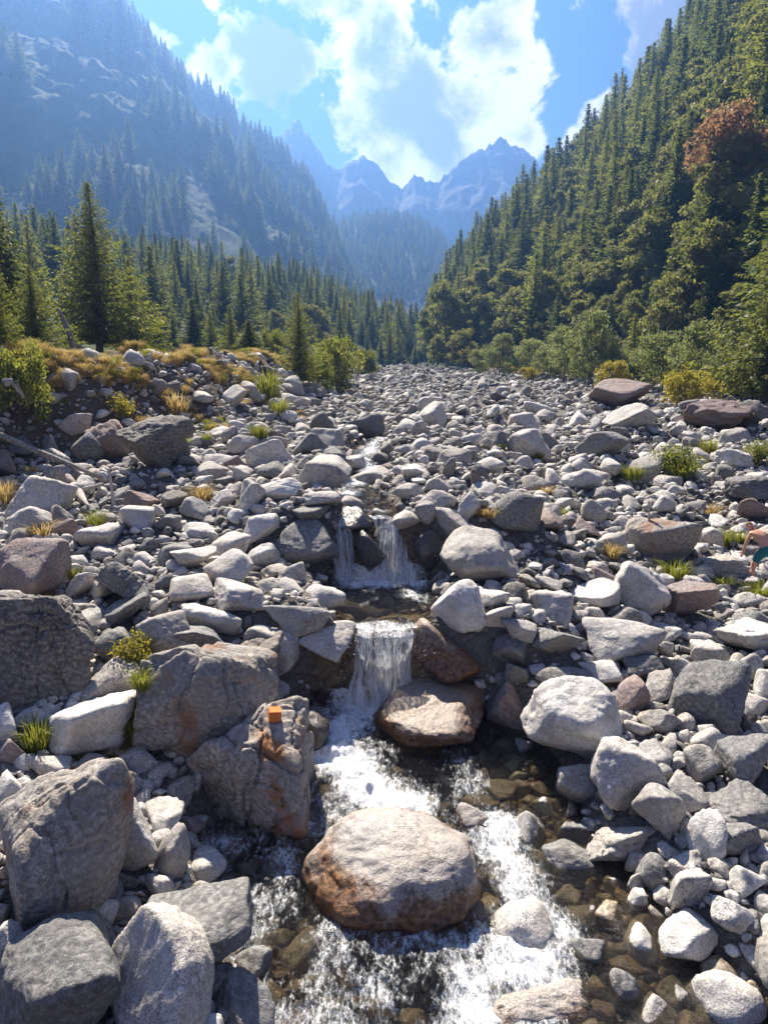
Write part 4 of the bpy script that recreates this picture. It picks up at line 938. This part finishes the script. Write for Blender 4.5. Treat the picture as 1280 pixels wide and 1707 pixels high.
PLANTS = [  # kind, base pixel, width, height in pixels, label
('g',62,1252,60,75,'long green grass tuft beside the chalky white boulder'),('b',226,1108,78,66,'brown-yellow low shrub among the granite boulders'),('g',252,1215,46,95,'tall yellow-green grass hanging beside the cracked slab'),
('g',236,1150,50,46,'green grass under the brown-yellow shrub'),('y',150,1275,60,26,'yellow moss patch below the chalky boulder'),('d',195,1262,50,28,'brown dry tuft beside the yellow moss'),
('d',336,832,50,34,'golden-brown tuft alone among the pale stones'),('y',160,892,44,38,'yellow-green tuft near the forked driftwood'),('d',72,890,60,32,'orange dry grass under the broad pale block'),('y',118,958,34,26,'yellow tuft above the brownish boulder'),
('d',84,998,30,20,'small dry tuft behind the dark pitted boulder'),('y',432,732,46,28,'yellow flowering tuft at the foot of the bank'),('b',205,702,56,48,'dry shrub on the eroded slope'),('d',305,692,56,44,'golden grass on the eroded slope'),
('y',446,668,62,66,'bright yellow-green plant patch on the bank end'),('y',470,692,44,34,'lower yellow-green plant on the bank end'),('d',8,835,46,50,'orange grass at the picture edge by the log'),
('d',838,858,54,24,'golden tuft above the great smooth boulder'),('y',1052,800,56,30,'rounded yellow-green tuft below the dark bluish boulder'),('b2',1118,782,80,56,'dark green shrub among the stones'),('y',1136,800,66,32,'yellow grass clump before the dark green shrub'),
('d',1016,928,48,32,'golden tuft beside the big beige block'),('g',1122,968,60,36,'green grass behind the brown three-sided boulder'),('y',942,862,26,18,'tiny yellow tuft on the gravel'),('d',908,824,34,16,'low dry tuft near the flat white boulder'),
('d',1176,858,50,26,'dry golden tuft in front of the reddish wedge'),('y',1207,912,38,34,'yellowish weed near the man'),('g',1262,1000,60,30,'bright grass in front of the man'),('g',1200,975,40,26,'green weed beside the long rock'),('y',1230,900,50,22,'yellow grass behind the long rock'),
('b2',1262,770,50,44,'green shrub at the sunny picture edge'),('r',1228,715,60,40,'reddish low shrub beside the dark outcrop'),('y',900,770,26,18,'small yellow tuft in mid bed'),('g',1180,760,40,30,'green tuft near the layered pale rock'),('y',835,745,24,16,'little green tuft far up the bed')]
for i, (k, px, py, wpx, hpx, lab) in enumerate(PLANTS):
    b = soft_spot(px, py-3); s = wpx/F*proj(b)[2]; hs = hpx/F*proj(b)[2]*1.1
    if k in 'gyd' and k != 'y' or k == 'y':
        me = (TD if k == 'd' else TG)[i % 3]
        tag(obj('grass_tuft', me, loc=b, rot=(0, 0, i*1.7), scale=(s, s, hs)), lab, 'grass')
    else:
        st, lv = SB[{'b': 0, 'b2': 1, 'r': 2}[k]]
        e = obj('low_shrub', None, loc=b, rot=(0, 0, i*1.3), scale=(s, s, hs)); tag(e, lab, 'shrub'); obj('stems', st, e); obj('leaves', lv, e)
g = np.random.default_rng(31); rows = []
while len(rows) < 1900:
    y = 17+g.random()**1.5*60; x = edge_x(y)-g.uniform(.9, 1.5+5*g.random())
    if fbm(np.array([[x*.35, y*.35, 0]]), 2, 3)[0] > -.06: rows.append((x, y, .22+.34*g.random()))
for _ in range(260):
    y = 15+g.random()*20; x = edge_x(y)+g.uniform(-1.5, 3.2)
    if fbm(np.array([[x*.6, y*.6, 0]]), 2, 13)[0] > .05: rows.append((x, y, .2+.3*g.random()))
for _ in range(900):
    y = 38+g.random()*90; x = foot_x(y)-g.uniform(-3, 3.5)
    if fbm(np.array([[x*.25, y*.25, 0]]), 2, 3)[0] > -.05: rows.append((x, y, .5+.6*g.random()))
a = np.array(rows); n = len(a); GC = proto_collection('grass_shapes', TD+TG)
scatter('dry_grass', GC, np.stack([a[:, 0], a[:, 1], terrain(a[:, 0], a[:, 1])], 1), np.stack([0*a[:, 0], 0*a[:, 0], g.random(n)*6.28], 1), np.stack([a[:, 2]*1.3, a[:, 2]*1.3, a[:, 2]], 1), np.where(g.random(n) < .78, g.integers(0, 3, n), g.integers(3, 6, n)), 'golden dry grass along the bank tops', 'grass')

# ------------------------------------------------------------------ driftwood, brick
def wood(name, pts, radii, mat, label, k=9, fork=None):
    a = Acc(); n = 14; tt = np.linspace(0, 1, n); kk = np.linspace(0, 1, len(pts)); pa = np.array([tuple(p) for p in pts]); ra = np.interp(tt, kk, radii)
    def run(pa, ra, kk):
        path = np.stack([np.interp(tt, kk, pa[:, j]) for j in range(3)], -1)+fbm(np.stack([tt*4, 0*tt+len(label), 0*tt], -1), 2, 3)[:, None]*np.array([.3, .2, .3])*ra.max()
        a.tube([tuple(p) for p in path], list(ra*(1+.25*vn(np.stack([tt*9, 0*tt, 0*tt], -1), 5))), k)
    run(pa, ra, kk)
    for fp, fr in (fork or []): pf = np.array([tuple(p) for p in fp]); run(pf, np.interp(tt, np.linspace(0, 1, len(fr)), fr), np.linspace(0, 1, len(fp)))
    tag(obj(name, a.mesh(name, [mat])), label, 'driftwood')
L0, L1 = ray_hit(-40, 728), ray_hit(172, 806); up = Vector((0, 0, .22))
wood('fallen_log', [L0+up*1.6, (L0+L1)/2+up*1.2, L1+up*.8], [.10, .09, .05], M['log'], 'long grey fallen log lying across the bank rocks')
A, B, Cc, Dd = ray_hit(112, 800), ray_hit(132, 825), ray_hit(148, 850), ray_hit(172, 818); u2 = Vector((0, 0, .12))
wood('driftwood', [A+u2, B+u2, Cc+u2*.5], [.08, .15, .03], M['driftwood'], 'forked bleached driftwood below the fallen log', fork=[([B+u2, Dd+u2*1.5], [.11, .03])])
A = ray_hit(190, 838); wood('driftwood', [A-Vector((0, 0, .1)), A+Vector((-.12, .1, .9))], [.05, .035], M['driftwood'], 'thin bleached stake standing beside the forked driftwood')
A = P(131, 590, 30); A.z = tz(A.x, A.y); wood('dead_trunk', [A-Vector((0, 0, .3)), A+Vector((-.35, 0, .9)), A+Vector((-.75, .1, 1.9))], [.14, .12, .07], M['log'], 'broken dead trunk leaning at the foot of the larch')
A, B = ray_hit(8, 650), ray_hit(40, 668); wood('driftwood', [A+up, (A+B)/2+up*2, B+up*.4], [.12, .10, .05], M['driftwood'], 'curved bleached root at the picture edge')
A = ray_hit(1113, 1040); wood('stick', [A, A+Vector((-.12, .1, .55))], [.014, .008], M['log'], 'thin dry stick beside the speckled boulder')
A = ray_hit(1082, 868); wood('stick', [A-Vector((0, 0, .05)), A+Vector((-.03, .05, .55))], [.03, .02], M['driftwood'], 'short white post on the gravel')
A, B = ray_hit(500, 693), ray_hit(590, 668); wood('driftwood', [A+u2, B+u2*2], [.09, .05], M['log'], 'thin log lying far up the bed')
def brickm(t):
    pos = t.node('ShaderNodeNewGeometry').outputs['Position']; n = t.noise(pos, 40, 4)
    return pbsdf(t, t.mix(n, (.50,.13,.03), (.66,.24,.07)), .85, bump(t, n, .4, .01), .2)
M['brick'] = material('orange_brick', brickm)
b = ray_hit(458, 1199); s = 22/F*proj(b)[2]
bm = bmesh.new(); bmesh.ops.create_cube(bm, size=1); bmesh.ops.bevel(bm, geom=bm.edges[:], offset=.04, segments=2, affect='EDGES')
me = bpy.data.meshes.new('brick'); bm.to_mesh(me); bm.free(); me.materials.append(M['brick'])
tag(obj('brick', me, loc=b+Vector((0, 0, s*.38)), rot=(.08, .1, .25), scale=(s*.9, s*.9, s*.85)), 'small orange brick lying on the rust-streaked slab', 'brick')

# ------------------------------------------------------------------ the man
def skin_mesh(name, joints, edges, mat, root=0, lvl=2):
    me = bpy.data.meshes.new(name); me.from_pydata([j[:3] for j in joints], edges, [])
    o = bpy.data.objects.new(name, me); COL.objects.link(o)
    o.modifiers.new('skin', 'SKIN'); md = o.modifiers.new('sub', 'SUBSURF'); md.levels = lvl; md.render_levels = lvl
    for i, j in enumerate(joints):
        sv = me.skin_vertices[0].data[i]; sv.radius = (j[3], j[4] if len(j) > 4 else j[3]); sv.use_root = (i == root)
    bpy.context.view_layer.update(); dg = bpy.context.evaluated_depsgraph_get()
    m2 = bpy.data.meshes.new_from_object(o.evaluated_get(dg)); bpy.data.objects.remove(o)
    m2.materials.clear(); m2.materials.append(mat); m2.polygons.foreach_set('use_smooth', [True]*len(m2.polygons)); return m2
M['skin'] = material('skin', lambda t: pbsdf(t, t.mix(t.noise(t.node('ShaderNodeNewGeometry').outputs['Position'], 9, 3), (.50,.24,.15), (.60,.32,.21)), .5, None, .4))
M['shorts'] = material('teal_cloth', lambda t: pbsdf(t, (.02,.13,.15), .85, None, .2))
M['hair'] = material('grey_hair', lambda t: pbsdf(t, (.16,.10,.07), .8, None, .2))
J = [(0,0,.90,.145,.11),(0,.05,1.01,.135,.10),(-.03,.17,1.14,.155,.105),(-.07,.31,1.24,.165,.10),(-.10,.39,1.30,.075,.07),(-.12,.45,1.345,.058),(-.16,.52,1.38,.085,.095),(-.175,.56,1.43,.088,.10),(-.18,.58,1.48,.05,.06),
     (-.26,.32,1.24,.062),(-.33,.33,1.03,.05),(-.33,.42,.83,.04),(-.30,.50,.70,.03),(-.295,.52,.65,.036,.02),
     (.13,.35,1.25,.062),(.25,.38,1.05,.05),(.27,.47,.86,.04),(.22,.56,.76,.03),(.21,.58,.71,.036,.02),
     (-.13,.0,.82,.105),(-.26,.07,.50,.068),(-.28,.08,.43,.066),(-.31,-.02,.24,.056),(-.32,-.03,.09,.04),(-.33,.08,.03,.036),(-.335,.17,.02,.025),
     (.13,.0,.82,.105),(.33,.10,.54,.068),(.355,.11,.47,.066),(.42,.0,.27,.056),(.43,-.01,.12,.04),(.44,.10,.06,.036),(.445,.19,.05,.025)]
E = [(0,1),(1,2),(2,3),(3,4),(4,5),(5,6),(6,7),(7,8),(3,9),(9,10),(10,11),(11,12),(12,13),(3,14),(14,15),(15,16),(16,17),(17,18),(0,19),(19,20),(20,21),(21,22),(22,23),(23,24),(24,25),(0,26),(26,27),(27,28),(28,29),(29,30),(30,31),(31,32)]
for wrist, sgn in ((13, -1), (18, 1)):                      # five fingers a hand
    w0 = J[wrist]
    for q, (dx, ln) in enumerate(((-.028,.065),(-.010,.08),(.010,.085),(.028,.072))):
        n = len(J); J += [(w0[0]+dx, w0[1]+.02, w0[2]-.03, .010), (w0[0]+dx*1.2, w0[1]+.035, w0[2]-.03-ln*.5, .0095), (w0[0]+dx*1.2, w0[1]+.055, w0[2]-.03-ln, .008)]; E += [(wrist, n), (n, n+1), (n+1, n+2)]
    n = len(J); J += [(w0[0]-sgn*.035, w0[1]+.02, w0[2]+.0, .011), (w0[0]-sgn*.055, w0[1]+.045, w0[2]-.04, .009)]; E += [(wrist, n), (n, n+1)]
for (dx, dy, dz, r) in ((-.09, -.02, .0, .016), (.075, .03, .0, .016), (-.05, .10, -.01, .016)):  # ears, nose
    n = len(J); J.append((J[6][0]+dx, J[6][1]+dy, J[6][2]+.03+dz, r)); E.append((6, n))
mb = G(1270, 970); ms = .97
person = obj('person', None, loc=(mb.x+.02, mb.y, mb.z), rot=(0, 0, .1), scale=(ms, ms, ms)); tag(person, 'shirtless man in teal shorts bending over among the stones', 'person')
obj('body', skin_mesh('body', J, E, M['skin']), person)
S = [(0,.0,.88,.165,.135),(0,.04,.99,.15,.12),(-.13,.0,.80,.125),(-.21,.045,.62,.105),(-.25,.065,.52,.10),(.13,.0,.80,.125),(.25,.06,.64,.105),(.315,.095,.55,.10)]
obj('shorts', skin_mesh('shorts', S, [(0,1),(0,2),(2,3),(3,4),(0,5),(5,6),(6,7)], M['shorts']), person)
hp, hf = ICO[4]; hv = hp*np.array([.092, .10, .098]); keep = (hv[hf].mean(1)[:, 2] > .012) & (hv[hf].mean(1)[:, 1] < .055)
obj('hair', mesh_from('hair', hv+np.array([-.172, .555, 1.42]), hf[keep], [M['hair']]), person)
HAZE_TOP = max((o.matrix_world @ Vector(c)).z for o in bpy.data.objects if o.name in ('far_peaks', 'cliff_mountain', 'right_hillside') for c in o.bound_box)+32

# ------------------------------------------------------------------ hazy air in the valley
hz = bpy.data.materials.new('hazy_air'); hz.use_nodes = True; t = NT(hz.node_tree); t.n.clear()
pv = t.node('ShaderNodeVolumePrincipled', {'Color': (.17, .35, .74, 1), 'Density': HAZE_DENSITY, 'Anisotropy': .55})
t.l.new(pv.outputs[0], t.node('ShaderNodeOutputMaterial').inputs['Volume'])
bm = bmesh.new(); bmesh.ops.create_cube(bm, size=1)
me = bpy.data.meshes.new('haze'); bm.to_mesh(me); bm.free(); me.materials.append(hz)
lo, hi = np.array([-1650, -450, -4.]), np.array([1650, 2700, HAZE_TOP])
o = obj('haze', me, loc=tuple((lo+hi)/2), scale=tuple(hi-lo)); tag(o, 'thin blue haze filling the valley air', 'haze', kind='stuff')
